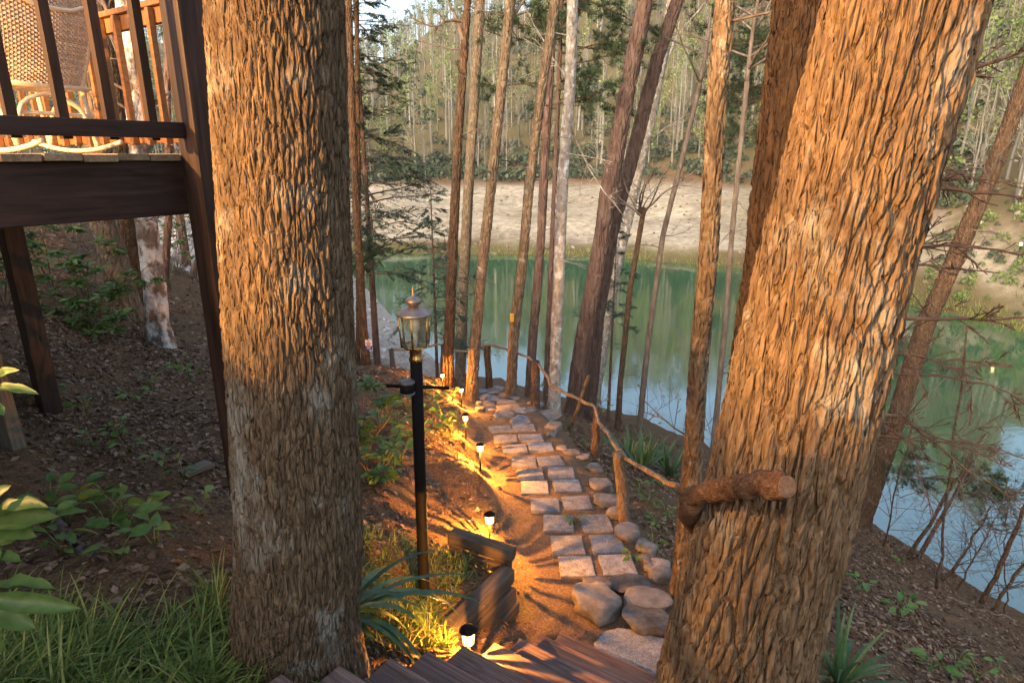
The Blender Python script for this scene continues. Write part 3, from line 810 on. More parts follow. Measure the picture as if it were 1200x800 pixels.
# ------------------------------------------------------------------ trees that stand close enough to show bark
def spline(pts, n):
    pts = np.asarray(pts, float); m = len(pts)
    t = np.concatenate([[0], np.cumsum(np.linalg.norm(np.diff(pts[:, :3], axis=0), axis=1))]); t /= t[-1]
    u = np.linspace(0, 1, n)
    out = np.stack([np.interp(u, t, pts[:, k]) for k in range(pts.shape[1])], -1)
    for _ in range(max(1, n // (m * 3))):
        out[1:-1] = (out[:-2] + 2 * out[1:-1] + out[2:]) / 4
    return out
def trunk_mesh(mb, pts4, nseg, nring, cw, ch, depth, seed=0, warp=0.35, lump=0.03, plate=0.28, jit=0.92, mi=0):
    """pts4: centre + radius rows from the ground up; bark cells cw wide and ch tall, furrows of the given depth"""
    S = spline(pts4, nring)
    c, r = S[:, :3], S[:, 3]
    tan = np.gradient(c, axis=0); tan /= np.linalg.norm(tan, axis=1)[:, None]
    ux = np.cross(np.array([0, 1.0, 0])[None], tan); ux /= np.linalg.norm(ux, axis=1)[:, None]
    uy = np.cross(tan, ux)
    th = np.arange(nseg) * 2 * math.pi / nseg
    hgt = np.concatenate([[0], np.cumsum(np.linalg.norm(np.diff(c, axis=0), axis=1))])
    TH, HG = np.meshgrid(th, hgt)
    rm = float(np.mean(r)); nu = max(6, int(round(2 * math.pi * rm / cw)))
    cx, cy = np.cos(TH), np.sin(TH)
    wu = fbm(cx * rm / cw * 0.5, cy * rm / cw * 0.5, HG / ch * 1.1, 3, seed) * warp
    wv = fbm(cx * rm / cw * 0.6, cy * rm / cw * 0.6, HG / ch * 0.8 + 9, 2, seed + 5) * 0.6
    wu = wu + 0.07 * fbm(cx * rm / cw * 2.2, cy * rm / cw * 2.2, HG / ch * 4.0, 2, seed + 31)
    u = TH / (2 * math.pi) * nu + wu; v = HG / ch + wv
    f1, f2, idc = voro(u, v, nu, seed, jit)
    e = f2 - f1
    pl = 0.82 * sstep(0.03, 0.20, e) + 0.18 * sstep(0.1, 0.6, e)
    h = pl * (1 - plate + plate * (0.5 + idc)) - 0.80
    f1b, f2b, idb = voro(u * 2 + 0.37 + 0.3 * wv, v * 2.6, nu * 2, seed + 9, 0.95)
    h = h + 0.30 * pl * (sstep(0.0, 0.14, f2b - f1b) - 0.8) + 0.10 * pl * (idb - 0.5) + 0.26 * fbm(cx * rm * 110, cy * rm * 110, HG * 28, 3, seed + 3)
    big = lump * fbm(cx * 1.4, cy * 1.4, HG * 0.9, 3, seed + 17)
    rad = r[:, None] * (1 + big) + depth * h
    V = c[:, None] + rad[..., None] * (cx[..., None] * ux[:, None] + cy[..., None] * uy[:, None])
    i = np.arange(nring - 1)[:, None] * nseg; j = np.arange(nseg)[None]; k = (j + 1) % nseg
    mb.add(V.reshape(-1, 3), np.stack([i + j, i + k, i + nseg + k, i + nseg + j], -1).reshape(-1, 4), mi)

def limb(rs, p, d, L, n=7, droop=0.0, jit=0.12):
    pts = [np.array(p, float)]; d = np.array(d, float); d /= np.linalg.norm(d)
    for k in range(n - 1):
        d = d + rs.normal(0, jit, 3) + np.array([0, 0, droop]); d /= np.linalg.norm(d)
        pts.append(pts[-1] + d * L / (n - 1))
    return np.array(pts)
def twiggy(mb, rs, pts, r0, depth=2, nb=5, ratio=0.5, sides=4, minr=0.0025, upb=0.1, tips=None):
    n = len(pts)
    mb.tube(pts, np.linspace(r0, max(minr, r0 * 0.25), n), sides, False)
    if tips is not None: tips.append((pts[-1], pts[-1] - pts[-2]))
    if depth <= 0: return
    L = np.linalg.norm(np.diff(pts, axis=0), axis=1).sum()
    for b in range(nb):
        u = rs.uniform(0.2, 0.95)
        p = np.array([np.interp(u, np.linspace(0, 1, n), pts[:, c]) for c in range(3)])
        k = min(n - 2, int(u * (n - 1))); d = pts[k + 1] - pts[k]; d /= np.linalg.norm(d)
        e = d + rs.normal(0, 0.75, 3) + np.array([0, 0, upb]); e /= np.linalg.norm(e)
        l = L * ratio * (1.15 - u) * rs.uniform(0.6, 1.3)
        twiggy(mb, rs, limb(rs, p, e, l, 5), max(minr, r0 * (1 - 0.75 * u) * 0.5), depth - 1, max(2, nb - 1), ratio, 3, minr, upb, tips)

# --- the big oak left of the stairs
oak = thing('oak_tree', 'large straight tree trunk with small-plated bark in the left foreground', 'tree', gp(-1.02, 2.42))
gl = gp(-1.02, 2.42)[2]
pts = [(-1.0, 2.42, gl - 0.5, 0.36), (-1.0, 2.42, gl - 0.05, 0.31), (-1.0, 2.42, gl + 0.25, 0.28)]
for py in (640, 500, 350, 200, 60, -120):
    cxp = np.interp(py, [0, 250, 400, 640, 780], [324, 333, 340, 352, 362]) if py >= 0 else 324 + py * 0.045
    p = aty(cxp, py, 2.42); w = np.interp(py, [0, 300, 780], [158, 147, 141])
    d = p[1] * CP - p[2] * SP
    pts.append((*p, w / 2 / FPX * d * 0.985))
pts += [(pts[-1][0] + 0.05, 2.45, 2.2, 0.205), (pts[-1][0] + 0.1, 2.5, 5.0, 0.17), (pts[-1][0] + 0.1, 2.6, 9.0, 0.10)]
low = [p for p in pts if p[2] < 1.35]; 
kk = len(low)
mb = MB(); trunk_mesh(mb, pts[:kk + 1][:], 440, 410, 0.023, 0.11, 0.013, 3, 0.40, 0.03)
mb.build('trunk', M['bark_oak'], oak)
mb = MB(); rs = np.random.RandomState(2)
mb.tube(spline([p[:3] for p in pts[kk - 1 + 1:]], 12), np.linspace(pts[kk][3] * 0.97, 0.08, 12), 16); mb.build('upper_trunk', M['bark_oak'], oak)
for b in range(9):
    z = rs.uniform(3.4, 8.5); a = rs.rand() * 6.28; mb = MB()
    p = np.array([np.interp(z, [q[2] for q in pts], [q[k] for q in pts]) for k in range(2)] + [z])
    twiggy(mb, rs, limb(rs, p, (math.cos(a), math.sin(a), 0.7), rs.uniform(1.5, 3.2)), 0.04, 2, 5); mb.build('branch', M['bark_tan'], oak)

# --- the big leaning oak on the right
roak = thing('oak_tree', 'massive leaning tree trunk with deeply ridged bark in the right foreground', 'tree', gp(0.78, 1.9))
gl = gp(0.80, 1.9)[2]
pts = [(0.70, 1.9, gl - 0.5, 0.36), (0.76, 1.9, gl, 0.31)]
for py in (800, 690, 570, 430, 300, 150, 0, -130):
    cxp = np.interp(py, [0, 300, 570, 800], [1060, 978, 917, 855]) if py >= 0 else 1060 - py * 0.25
    p = aty(cxp, py, 1.9); w = np.interp(py, [0, 300, 570, 800], [206, 197, 198, 196])
    d = p[1] * CP - p[2] * SP
    pts.append((*p, w / 2 / FPX * d * 0.83))
kk = len(pts)
pts += [(1.32, 2.0, 1.9, 0.20), (1.7, 2.1, 4.5, 0.17), (2.0, 2.3, 8.0, 0.10)]
mb = MB(); trunk_mesh(mb, pts[:kk + 1], 450, 400, 0.033, 0.26, 0.024, 8, 0.45, 0.035)
mb.build('trunk', M['bark_oak_right'], roak)
mb = MB(); rs = np.random.RandomState(3)
mb.tube(spline([p[:3] for p in pts[kk:]], 12), np.linspace(pts[kk][3] * 0.97, 0.08, 12), 16); mb.build('upper_trunk', M['bark_oak_right'], roak)
for b in range(9):
    z = rs.uniform(3.0, 7.6); a = rs.rand() * 6.28; mb = MB()
    p = np.array([np.interp(z, [q[2] for q in pts], [q[k] for q in pts]) for k in range(2)] + [z])
    twiggy(mb, rs, limb(rs, p, (math.cos(a), math.sin(a), 0.7), rs.uniform(1.5, 3.2)), 0.04, 2, 5); mb.build('branch', M['bark_tan'], roak)

# --- trunks in the middle distance: pixel track at one distance, then on up to a bare crown
def mid_tree(name, label, base_px, track, width, mat, Y=None, cell=(0.05, 0.16), depth=0.014, segs=22, rings=150, limbs=(), extra=4, seed=0, topz=11.0, cat='tree', limb_mat=None, crown=True):
    b = G(*base_px) if Y is None else None
    if Y is None: Y = b[1]
    else:
        q = aty(base_px[0], base_px[1], Y); b = gp(q[0], Y)
    root = thing(name, label, cat, b)
    rs = np.random.RandomState(300 + seed)
    rows = []
    for (px, py) in track:
        p = aty(px, py, Y); d = p[1] * CP - p[2] * SP
        w = np.interp(py, [0, 450], width)
        rows.append((*p, 0.76 * w / 2 / FPX * d))
    rows.sort(key=lambda r: r[2])
    r0 = rows[0][3]
    rows = [(b[0], Y, b[2] - 0.3, r0 * 1.55), (b[0], Y, b[2] + 0.02, r0 * 1.35), (b[0] * 0.9 + rows[0][0] * 0.1, Y, b[2] + 0.25, r0 * 1.08)] + [r for r in rows if r[2] > b[2] + 0.4]
    a1, a0 = rows[-1], rows[-2]
    sl = (a1[0] - a0[0]) / (a1[2] - a0[2])
    full = rows + [(a1[0] + sl * 1.2, Y, a1[2] + 1.2, a1[3] * 0.94)]
    mb = MB(); trunk_mesh(mb, full, segs, rings, cell[0], cell[1], depth, seed, 0.35, 0.10)
    t = full[-1]
    if crown:
        top = np.array([(t[0], Y, t[2] - 0.02), (t[0] + sl * (topz - t[2]) * 0.45 + rs.normal(0, .1), Y + rs.normal(0, .2), (t[2] + topz) / 2), (t[0] + sl * (topz - t[2]) * 0.7, Y + rs.normal(0, .4), topz)])
        tp = spline(top, 8)
        mb.tube(tp, np.linspace(t[3] * 0.98, 0.03, 8), 8)
    mb.build('trunk', mat, root)
    bmat = mat if mat in (M['bark_pale'],) else M['bark_twig']
    if crown:
        for k in range(8):
            q = tp[rs.randint(1, 8)]; a = rs.rand() * 6.28
            bm_ = MB(); twiggy(bm_, rs, limb(rs, q, (math.cos(a), math.sin(a), 0.6), rs.uniform(1.2, 2.6)), 0.028, 2, 4, 0.5, 4, 0.004); bm_.build('branch', bmat, root)
    for L in limbs:                      # explicit limbs: list of (px, py, dY) then base radius
        *pp, rr = L
        P = np.array([aty(x, y, Y + dy) for x, y, dy in pp])
        P = spline(P, max(6, 3 * len(pp)))
        P[1:-1] += rs.normal(0, 0.012, P[1:-1].shape)
        bm_ = MB(); twiggy(bm_, rs, P, rr, 2, 9, 0.4, 6, 0.003); bm_.build('limb', bmat if limb_mat is None else limb_mat, root)
    for k in range(extra):               # short dead side twigs
        u = rs.uniform(0.25, 0.98); z = b[2] + u * (a1[2] - b[2])
        p = np.array([np.interp(z, [r[2] for r in full], [r[c] for r in full]) for c in range(3)])
        a = rs.rand() * 6.28
        bm_ = MB(); twiggy(bm_, rs, limb(rs, p, (math.cos(a), math.sin(a), 0.15), rs.uniform(0.5, 1.5), 7, -0.03), rs.uniform(0.008, 0.016), 2, 4, 0.45, 4, 0.0035); bm_.build('branch', bmat, root)
    return root

mid_tree('forked_tree', 'slim mossy tree trunk with a knot, just left of the massive leaning trunk', (796, 715), [(851, 0), (838, 140), (831, 285), (818, 440), (812, 540), (800, 660)], (30, 29), M['bark_tan'], 4.4, (0.03, 0.09), 0.012, 70, 340, seed=1, extra=2)
mid_tree('oak_tree', 'dark brown trunk half hidden behind the massive leaning trunk, with long dead limbs', (840, 700), [(940, 0), (910, 300), (888, 450), (850, 640)], (84, 86), M['bark_shaded'], 3.35, (0.035, 0.13), 0.016, 110, 300, seed=2, extra=0, limb_mat=M['bark_red_twig'], limbs=[
    [(1000, 120, 0.1), (1110, 95, -0.05), (1220, 50, -0.2), 0.020], [(1000, 230, 0.1), (1130, 222, 0.0), (1230, 238, -0.1), 0.018],
    [(1000, 290, 0.1), (1120, 286, 0.0), (1230, 292, -0.1), 0.014], [(980, 300, 0.0), (1090, 311, 0.0), (1172, 320, -0.1), 0.013],
    [(970, 360, 0.1), (1090, 371, 0.0), (1230, 374, -0.1), 0.018], [(960, 410, 0.1), (1075, 418, 0.0), (1186, 430, -0.1), 0.013],
    [(960, 425, 0.1), (1080, 436, 0.1), (1150, 448, 0.1), (1240, 490, 0.2), 0.011], [(950, 470, 0.3), (1060, 486, 0.4), (1120, 540, 0.5), (1200, 590, 0.5), 0.013],
    [(960, 500, 0.3), (1060, 515, 0.4), (1140, 520, 0.5), (1230, 540, 0.5), 0.009], [(990, 160, .2), (1110, 200, .2), (1200, 215, .1), 0.010]])
mid_tree('oak_tree', 'thin pale lichen-covered trunk left of the two dark leaning pines', (649, 480), [(671, 0), (668, 110), (660, 200), (656, 300), (651, 420)], (17, 18), M['bark_pale'], None, seed=3, limbs=[[(668, 100, 0), (640, 55, -.3), (620, 20, -.5), (612, 0, -.6), 0.02], [(660, 130, 0), (690, 200, .2), (730, 252, .4), 0.022]])
mid_tree('oak_tree', 'tan trunk carrying a small yellow marker beside the end of the stone path', (599, 464), [(651, 0), (634, 110), (621, 210), (613, 300), (602, 390)], (15, 16), M['bark_tan'], None, seed=4)
mid_tree('pine_tree', 'thin dark trunk just behind the tan trunk with the yellow marker', (620, 450), [(649, 0), (640, 150), (634, 280), (624, 400)], (13, 14), M['bark_pine'], 15.0, seed=5)
mid_tree('oak_tree', 'orange-lit tilted trunk at the path bend, third of the slim row behind the lantern', (553, 469), [(598, 0), (586, 120), (573, 240), (563, 330), (555, 420)], (15, 17), M['bark_tan'], None, seed=6, limbs=[[(598, 20, 0), (612, 5, .1), (626, -20, .2), 0.03], [(560, 350, 0), (545, 320, -.2), (520, 290, -.5), (480, 300, -.7), 0.012]])
mid_tree('oak_tree', 'middle of the three slim trunks right behind the lamp post lantern', (539, 448), [(563, 0), (556, 110), (549, 220), (543, 330)], (15, 17), M['bark_tan'], None, seed=7, limbs=[[(549, 150, 0), (575, 82, .3), (612, 66, .5), (660, 70, .6), 0.022]])
mid_tree('oak_tree', 'greyish forked trunk, leftmost of the three slim trunks behind the lantern', (525, 450), [(548, 0), (544, 60), (536, 180), (530, 300), (526, 400)], (12, 17), M['bark_dark'], None, seed=8, limbs=[[(545, 50, 0), (534, 22, 0), (526, 0, 0), 0.05], [(541, 25, 0), (520, 24, -.2), (512, 34, -.3), (480, 20, -.4), 0.028]])
mid_tree('pine_tree', 'thick reddish-purple pine trunk leaning right above the water', (672, 462), [(757, 0), (738, 90), (716, 210), (704, 285), (684, 400)], (25, 27), M['bark_pine'], 16.5, (0.09, 0.28), 0.022, 40, 240, seed=9)
mid_tree('pine_tree', 'darker pine trunk leaning close behind the thick reddish-purple pine', (690, 455), [(794, 0), (770, 70), (742, 180), (717, 270), (700, 370)], (20, 23), M['bark_pine'], 17.5, (0.09, 0.28), 0.022, 40, 240, seed=10)
mid_tree('birch_tree', 'speckled grey-brown trunk with two upward forks between the pines and the rail', (692, 488), [(787, 0), (777, 65), (765, 125), (752, 180), (741, 230), (724, 300), (706, 400)], (15, 21), M['bark_pale'], None, seed=11, limbs=[
    [(752, 178, 0), (749, 120, -.1), (754, 50, -.1), (757, -20, -.1), 0.045], [(777, 78, 0), (795, 40, .1), (830, 0, .2), (846, -20, .2), 0.05], [(765, 160, 0), (800, 138, .2), (826, 122, .3), 0.02]])
mid_tree('poplar_tree', 'brown trunk with a small blue and white sign nailed to it, left of the lantern', (430, 440), [(408, 0), (413, 150), (418, 250), (425, 370)], (11, 13), M['bark_dark'], 12.6, seed=12)
mid_tree('poplar_tree', 'thin dark trunk just left of the trunk with the small sign', (420, 440), [(418, 0), (420, 200), (420, 330), (420, 400)], (7, 8), M['bark_dark'], 13.4, seed=13, segs=14)
mid_tree('poplar_tree', 'thin bare sapling rising from the far side of the yucca patch', (750, 490), [(803, 170), (776, 280), (762, 380), (754, 450)], (7, 9), M['bark_twig'], 17.0, (0.05, 0.2), 0.008, 12, 120, seed=14, extra=6, topz=3.5)
mid_tree('poplar_tree', 'short crooked sapling over the water, right of the speckled forked trunk', (725, 478), [(745, 300), (738, 340), (732, 400), (727, 450)], (7, 9), M['bark_dark'], 16.0, (0.05, 0.2), 0.008, 12, 120, seed=15, extra=6, topz=-1.5)
mid_tree('poplar_tree', 'thin sapling with yellow-green buds between the knotted trunk and the massive trunk', (838, 500), [(868, 170), (858, 270), (850, 380)], (7, 9), M['bark_twig'], 13.5, (0.05, 0.2), 0.008, 12, 120, seed=16, extra=6, topz=3.0)
mid_tree('pine_tree', 'dark trunk leaning right over the lake at the right shore', (1008, 615), [(1185, 140), (1165, 195), (1120, 300), (1085, 380), (1045, 505)], (22, 26), M['bark_dark'], None, (0.08, 0.25), 0.02, 30, 240, seed=17, limbs=[[(1150, 230, 0), (1170, 180, -.5), (1200, 150, -.8), 0.03], [(1130, 270, 0), (1165, 270, -.5), (1200, 300, -.9), 0.025]], extra=5)
# trunks on the left, behind the deck
mid_tree('sycamore_tree', 'mottled grey-white trunk behind the deck corner post', (190, 415), [(143, -40), (160, 140), (170, 250), (182, 340)], (26, 34), M['bark_syc'], 8.1, (0.06, 0.15), 0.01, 40, 260, seed=18, limbs=[[(165, 200, 0), (150, 100, .2), (118, 0, .3), (100, -60, .3), 0.06]])
mid_tree('maple_tree', 'brown trunk left of the mottled trunk under the deck', (152, 385), [(88, -40), (112, 140), (122, 262), (142, 350)], (34, 40), M['bark_tan'], 9.0, (0.06, 0.15), 0.012, 40, 240, seed=19)
mid_tree('maple_tree', 'dark trunk wedged between the brown and mottled trunks under the deck', (170, 382), [(120, -40), (140, 140), (150, 262), (164, 350)], (24, 30), M['bark_dark'], 9.6, (0.06, 0.15), 0.012, 40, 240, seed=20)
mid_tree('maple_tree', 'thin reddish trunk seen between the deck corner post and the large left trunk', (203, 392), [(196, 100), (198, 250), (202, 350)], (9, 11), M['bark_pine'], 12.0, (0.06, 0.15), 0.012, 20, 180, seed=21)
mid_tree('poplar_tree', 'slender grey trunk beyond the gap beside the deck corner post', (233, 370), [(231, 0), (233, 150), (234, 300)], (8, 9), M['bark_twig'], 17.0, (0.06, 0.15), 0.01, 16, 160, seed=22, extra=5)

# small marker and sign
p = aty(600, 372, G(599, 464)[1] - 0.16)
n_ = N('yellow_marker_paint'); M['yellow'] = n_.set(Base_Color=n_.ramp(n_.noise(n_.coords(), 40, 4), [(0.3, (0.55, 0.27, 0.02)), (0.7, (0.75, 0.42, 0.05))]), Roughness=0.5)
o = board('trail_marker', p, (1, 0, 0), (0.075, 0.02, 0.16), M['yellow'], None, (0, 0, 1), 0.004)
tag(o, 'small yellow-orange marker fixed to a tan trunk above the path', 'marker')
Ys = 12.6 - 0.13
sg = thing('warning_sign', 'small white and blue sign with red lettering nailed to a brown trunk', 'sign', aty(432, 417, Ys))
pc = aty(432, 404, Ys)
M['blue'] = simple('blue_sign_paint', (0.012, 0.03, 0.20), 0.5); M['red'] = simple('red_sign_paint', (0.45, 0.02, 0.02), 0.5)
board('panel', pc, (1, 0, 0), (0.135, 0.008, 0.21), M['white'], sg, (0, 0, 1), 0.003)
board('blue_band', pc + np.array([0, -0.006, -0.062]), (1, 0, 0), (0.131, 0.006, 0.08), M['blue'], sg, (0, 0, 1), 0.0)
for k, (w, dz, hh, col) in enumerate([(0.05, 0.085, 0.02, 'red'), (0.09, 0.05, 0.02, 'red'), (0.10, 0.022, 0.018, 'red'), (0.06, -0.005, 0.018, 'blue'), (0.09, -0.05, 0.012, 'white'), (0.07, -0.075, 0.012, 'white')]):
    for q in range(4):
        board('lettering', pc + np.array([-w / 2 + (q + 0.5) * w / 4, -0.0105, dz]), (1, 0, 0), (w / 4 * (0.62 + 0.2 * ((q + k) % 2)), 0.003, hh), M[col], sg, (0, 0, 1), 0.0)

# ------------------------------------------------------------------ evergreens by the shore
SPRIG = []
def needle_spray(mb, rs, P, D, L, w, n, flat=True):
    """n narrow needles-clumps along both sides of twigs P with directions D and lengths L"""
    m = len(P)
    if m == 0: return
    for k in range(n):
        u = rs.uniform(0.05, 1.0, m)
        side = np.where(rs.rand(m) < 0.5, -1.0, 1.0)
        up = np.tile([0, 0, 1.0], (m, 1)) + rs.normal(0, 0.25, (m, 3))
        lat = np.cross(up, D); lat /= np.linalg.norm(lat, axis=1)[:, None] + 1e-9
        if flat: e = D * 0.75 + lat * side[:, None] * 0.75 + np.array([0, 0, -0.12])
        else: e = D * 0.8 + rdirs(rs, m) * 0.8
        mb.scatter(np.array([(0, -0.4, 0), (0.45, -0.6, 0), (1.0, 0, 0), (0.45, 0.6, 0.0)]), np.array([[0, 1, 2, 3]]), rot_mats(e, up, np.column_stack([w * 4.5 * rs.uniform(0.6, 1.2, m), np.full(m, w), np.full(m, w)])), P + D * (L * u)[:, None])
def hemlock(name, label, base, h, r0, z0, z1, reach, seed, density=1.0, lean=(0, 0)):
    root = thing(name, label, 'tree', base)
    rs = np.random.RandomState(seed)
    tp = np.array([base + np.array([lean[0] * t, lean[1] * t, h * t - 0.2]) for t in np.linspace(0, 1, 14)])
    tb = MB(); trunk_mesh(tb, np.column_stack([tp, np.linspace(r0, 0.012, 14)]), 16, 160, 0.05, 0.15, 0.008, seed)
    tb.build('trunk', M['bark_pine'], root)
    bb, fb = MB(), MB()
    n = int((z1 - z0) * 10 * density)
    TP, TD, TL = [], [], []
    for k in range(n):
        z = z0 + (z1 - z0) * (k + rs.rand()) / n
        s = (z - base[2]) / h
        p = np.array([np.interp(z, tp[:, 2], tp[:, c]) for c in range(2)] + [z])
        a = k * 2.4 + rs.normal(0, 0.4)
        L = reach * max(0.08, 1.08 - s) ** 0.8 * rs.uniform(0.55, 1.1)
        pts = limb(rs, p, (math.cos(a), math.sin(a), rs.normal(0.15, 0.18)), L, 7, -0.07, 0.12)
        bb.tube(pts, np.linspace(0.016 * (L / 2 + 0.3), 0.003, 7), 4, False)
        for q in range(int(9 + L * 8)):
            u = rs.uniform(0.22, 1.0)
            pp = np.array([np.interp(u, np.linspace(0, 1, 7), pts[:, c]) for c in range(3)])
            d = pts[-1] - pts[0]; d /= np.linalg.norm(d)
            lat = np.cross([0, 0, 1.0], d); sgn = 1 if rs.rand() < 0.5 else -1
            e = d * 0.7 + lat * sgn * rs.uniform(0.3, 1.0) + np.array([0, 0, rs.normal(-0.12, 0.25)]); e /= np.linalg.norm(e)
            TP.append(pp); TD.append(e); TL.append(L * 0.36 * (1.2 - 0.5 * u) * rs.uniform(0.6, 1.2))
    TP, TD, TL = np.array(TP), np.array(TD), np.array(TL)
    bb.scatter(np.array([(0, -1, 0), (0, 1, 0), (1, 0, 0.0)]), TW_F, rot_mats(TD, None, np.column_stack([TL, np.full(len(TL), 0.005), np.full(len(TL), 0.005)])), TP)
    needle_spray(fb, rs, TP, TD, TL, 0.017, 40)
    bb.build('branches', M['bark_twig'], root)['kind'] = 'stuff'; fb.build('foliage', M['needle'], root, False)['kind'] = 'stuff'
    return root
hemlock('hemlock_tree', 'dark drooping hemlock standing left of the three slim trunks', gp(*aty(443, 440, 14.0)[:2]), 9.6, 0.085, -2.6, 4.9, 2.3, 41, 1.7)
hemlock('hemlock_tree', 'small feathery hemlock over the water behind the slim trunks', gp(*aty(512, 430, 18.5)[:2]), 6.2, 0.06, -5.4, -1.0, 2.3, 42, 0.9)
hemlock('hemlock_tree', 'small feathery evergreen just right of the pale lichen-covered trunk', gp(*aty(715, 440, 19.5)[:2]), 6.6, 0.06, -5.2, -1.2, 1.9, 43, 0.8)

TUFT = []
def pine_limb_tree(name, label, base, h, r0, lean, limbs, seed, tuft=0.2, bare_crown=True):
    root = thing(name, label, 'tree', base)
    rs = np.random.RandomState(seed)
    tp = np.array([base + np.array([lean[0] * t, lean[1] * t, h * t - 0.2]) for t in np.linspace(0, 1, 14)])
    tb = MB(); trunk_mesh(tb, np.column_stack([tp, np.linspace(r0, r0 * 0.3, 14)]), 24, 200, 0.09, 0.25, 0.018, seed)
    tb.build('trunk', M['bark_pine'], root)
    bb, fb = MB(), MB()
    TP, TD = [], []
    for (z, ang, L, droop) in limbs:
        p = np.array([np.interp(z, tp[:, 2], tp[:, c]) for c in range(2)] + [z])
        pts = limb(rs, p, (math.cos(ang), math.sin(ang), 0.05), L, 9, droop, 0.12)
        bb.tube(pts, np.linspace(0.03 * (0.4 + L / 4), 0.006, 9), 5, False)
        for q in range(int(6 + L * 4)):
            u = rs.uniform(0.35, 1.0)
            pp = np.array([np.interp(u, np.linspace(0, 1, 9), pts[:, c]) for c in range(3)])
            d = pts[min(8, int(u * 8) + 1)] - pts[max(0, int(u * 8) - 1)]; d /= np.linalg.norm(d)
            e = d * 0.6 + rdirs(rs, 1)[0] * 0.8 + np.array([0, 0, 0.15]); e /= np.linalg.norm(e)
            tl = rs.uniform(0.3, 0.75)
            tw = limb(rs, pp, e, tl, 4, 0.03, 0.15)
            bb.tube(tw, np.linspace(0.008, 0.004, 4), 3, False)
            for w in range(5):
                v = rs.uniform(0.35, 1.05); TP.append(tw[0] + (tw[-1] - tw[0]) * v + rs.normal(0, 0.03, 3)); TD.append(tw[-1] - tw[-2])
    TP = np.array(TP); TD = np.array(TD); TD /= np.linalg.norm(TD, axis=1)[:, None]
    for k in range(15):
        e = TD * 0.55 + rdirs(rs, len(TP)) * 0.8 + np.array([0, 0, 0.12])
        fb.scatter(TW_V, TW_F, rot_mats(e, rdirs(rs, len(TP)), np.column_stack([tuft * rs.uniform(0.7, 1.2, len(TP)), np.full(len(TP), 0.0075), np.full(len(TP), 0.006)])), TP)
    bb.build('branches', M['bark_dark'], root)['kind'] = 'stuff'; fb.build('needles', M['needle_pine'], root, False)['kind'] = 'stuff'
    return root
rs = np.random.RandomState(91)
b = gp(*aty(905, 470, 19.0)[:2])
pine_limb_tree('pine_tree', 'big dark pine behind the knotted trunk, its boughs filling the top', b, 14.5, 0.24, (0.4, 0.5), [(rs.uniform(0.5, 6.0), math.pi + rs.normal(0, 0.75), rs.uniform(2.0, 4.4), -0.02) for _ in range(34)] + [(rs.uniform(0.5, 6.0), rs.rand() * 6.28, rs.uniform(2.0, 3.6), -0.02) for _ in range(14)], 51)
b = gp(*aty(640, 445, 17.5)[:2])
pine_limb_tree('pine_tree', 'slender dark pine behind the tan trunks with boughs spreading over the top centre', b, 13.0, 0.11, (0.3, 0.3), [(rs.uniform(0.8, 4.6), rs.rand() * 6.28, rs.uniform(1.3, 2.8), -0.02) for _ in range(24)], 52)
b = G(1072, 655)
pine_limb_tree('pine_sapling', 'small leaning pine with a flat tuft of needles on the right shore', b, 2.6, 0.06, (1.1, 0.3), [(b[2] + rs.uniform(1.5, 2.3), rs.uniform(-0.7, 0.7) + (math.pi if k % 3 == 0 else 0), rs.uniform(0.6, 1.3), 0.0) for k in range(9)], 53, 0.16)
b = gp(*aty(1175, 330, 30)[:2]) if False else None
for k, (px, Y, h, lab) in enumerate([(45, 15, 12, 'dark evergreen behind the deck, seen through the balusters'), (222, 20, 15, 'dark evergreen beyond the gap right of the deck post'), (-30, 13, 11, 'dark evergreen at the far left behind the wicker chair')]):
    q = aty(px, 330, Y); hemlock('hemlock_tree', lab, gp(q[0], Y), h, 0.14, gp(q[0], Y)[2] + 2.0, gp(q[0], Y)[2] + h * 0.95, 2.4, 60 + k, 0.22)
# ------------------------------------------------------------------ deck
deck = thing('deck', 'raised dark-stained wooden deck with baluster railing at the upper left', 'deck', hs(0, 0, -2.2))
FE = 0.62                                  # far end of the deck along the house axis
BACK = -11.8
beam('rim_joist', hs(BACK, -0.03, -0.155), hs(FE, -0.03, -0.155), 0.045, 0.25, M['deck_dark'], deck)
beam('end_joist', hs(FE - 0.03, -0.06, -0.155), hs(FE - 0.03, -5.2, -0.155), 0.045, 0.25, M['deck_dark'], deck)
for k in range(9): beam('joist', hs(FE - 0.5 - 0.6 * k, -0.06, -0.14), hs(FE - 0.5 - 0.6 * k, -5.2, -0.14), 0.04, 0.19, M['deck_dark'], deck)
k = 0; F = FE
while F > BACK:                            # floor boards run across, their ends show above the rim
    wdt = 0.138
    ov = rnd.uniform(-0.012, 0.018)
    board('floor_board', hs(F - wdt / 2, -2.6 + ov / 2 + 0.02, -0.014 + rnd.uniform(-0.003, 0.003)), R3, (5.2 + ov, wdt, 0.03), M['deck_floor'], deck, bev=0.004)
    F -= 0.144
# posts: the corner post runs from the soil past the rail
def deck_post(F_, R_, z1, size=0.14, m='deck_dark'):
    q = hs(F_, R_); zb = gp(q[0], q[1])[2] - 0.3
    board('post', (q[0], q[1], (zb + z1) / 2), (0, 0, 1), (z1 - zb, size, size), M[m], deck, R3, 0.008)
deck_post(-0.02, 0.075, 1.15, 0.15)
q = hs(0.15, -2.95); deck_post(0.12, -2.95, -0.28)
deck_post(0.12, -5.1, -0.28); deck_post(-3.4, 0.07, 1.15); deck_post(-3.4, -2.9, -0.28)
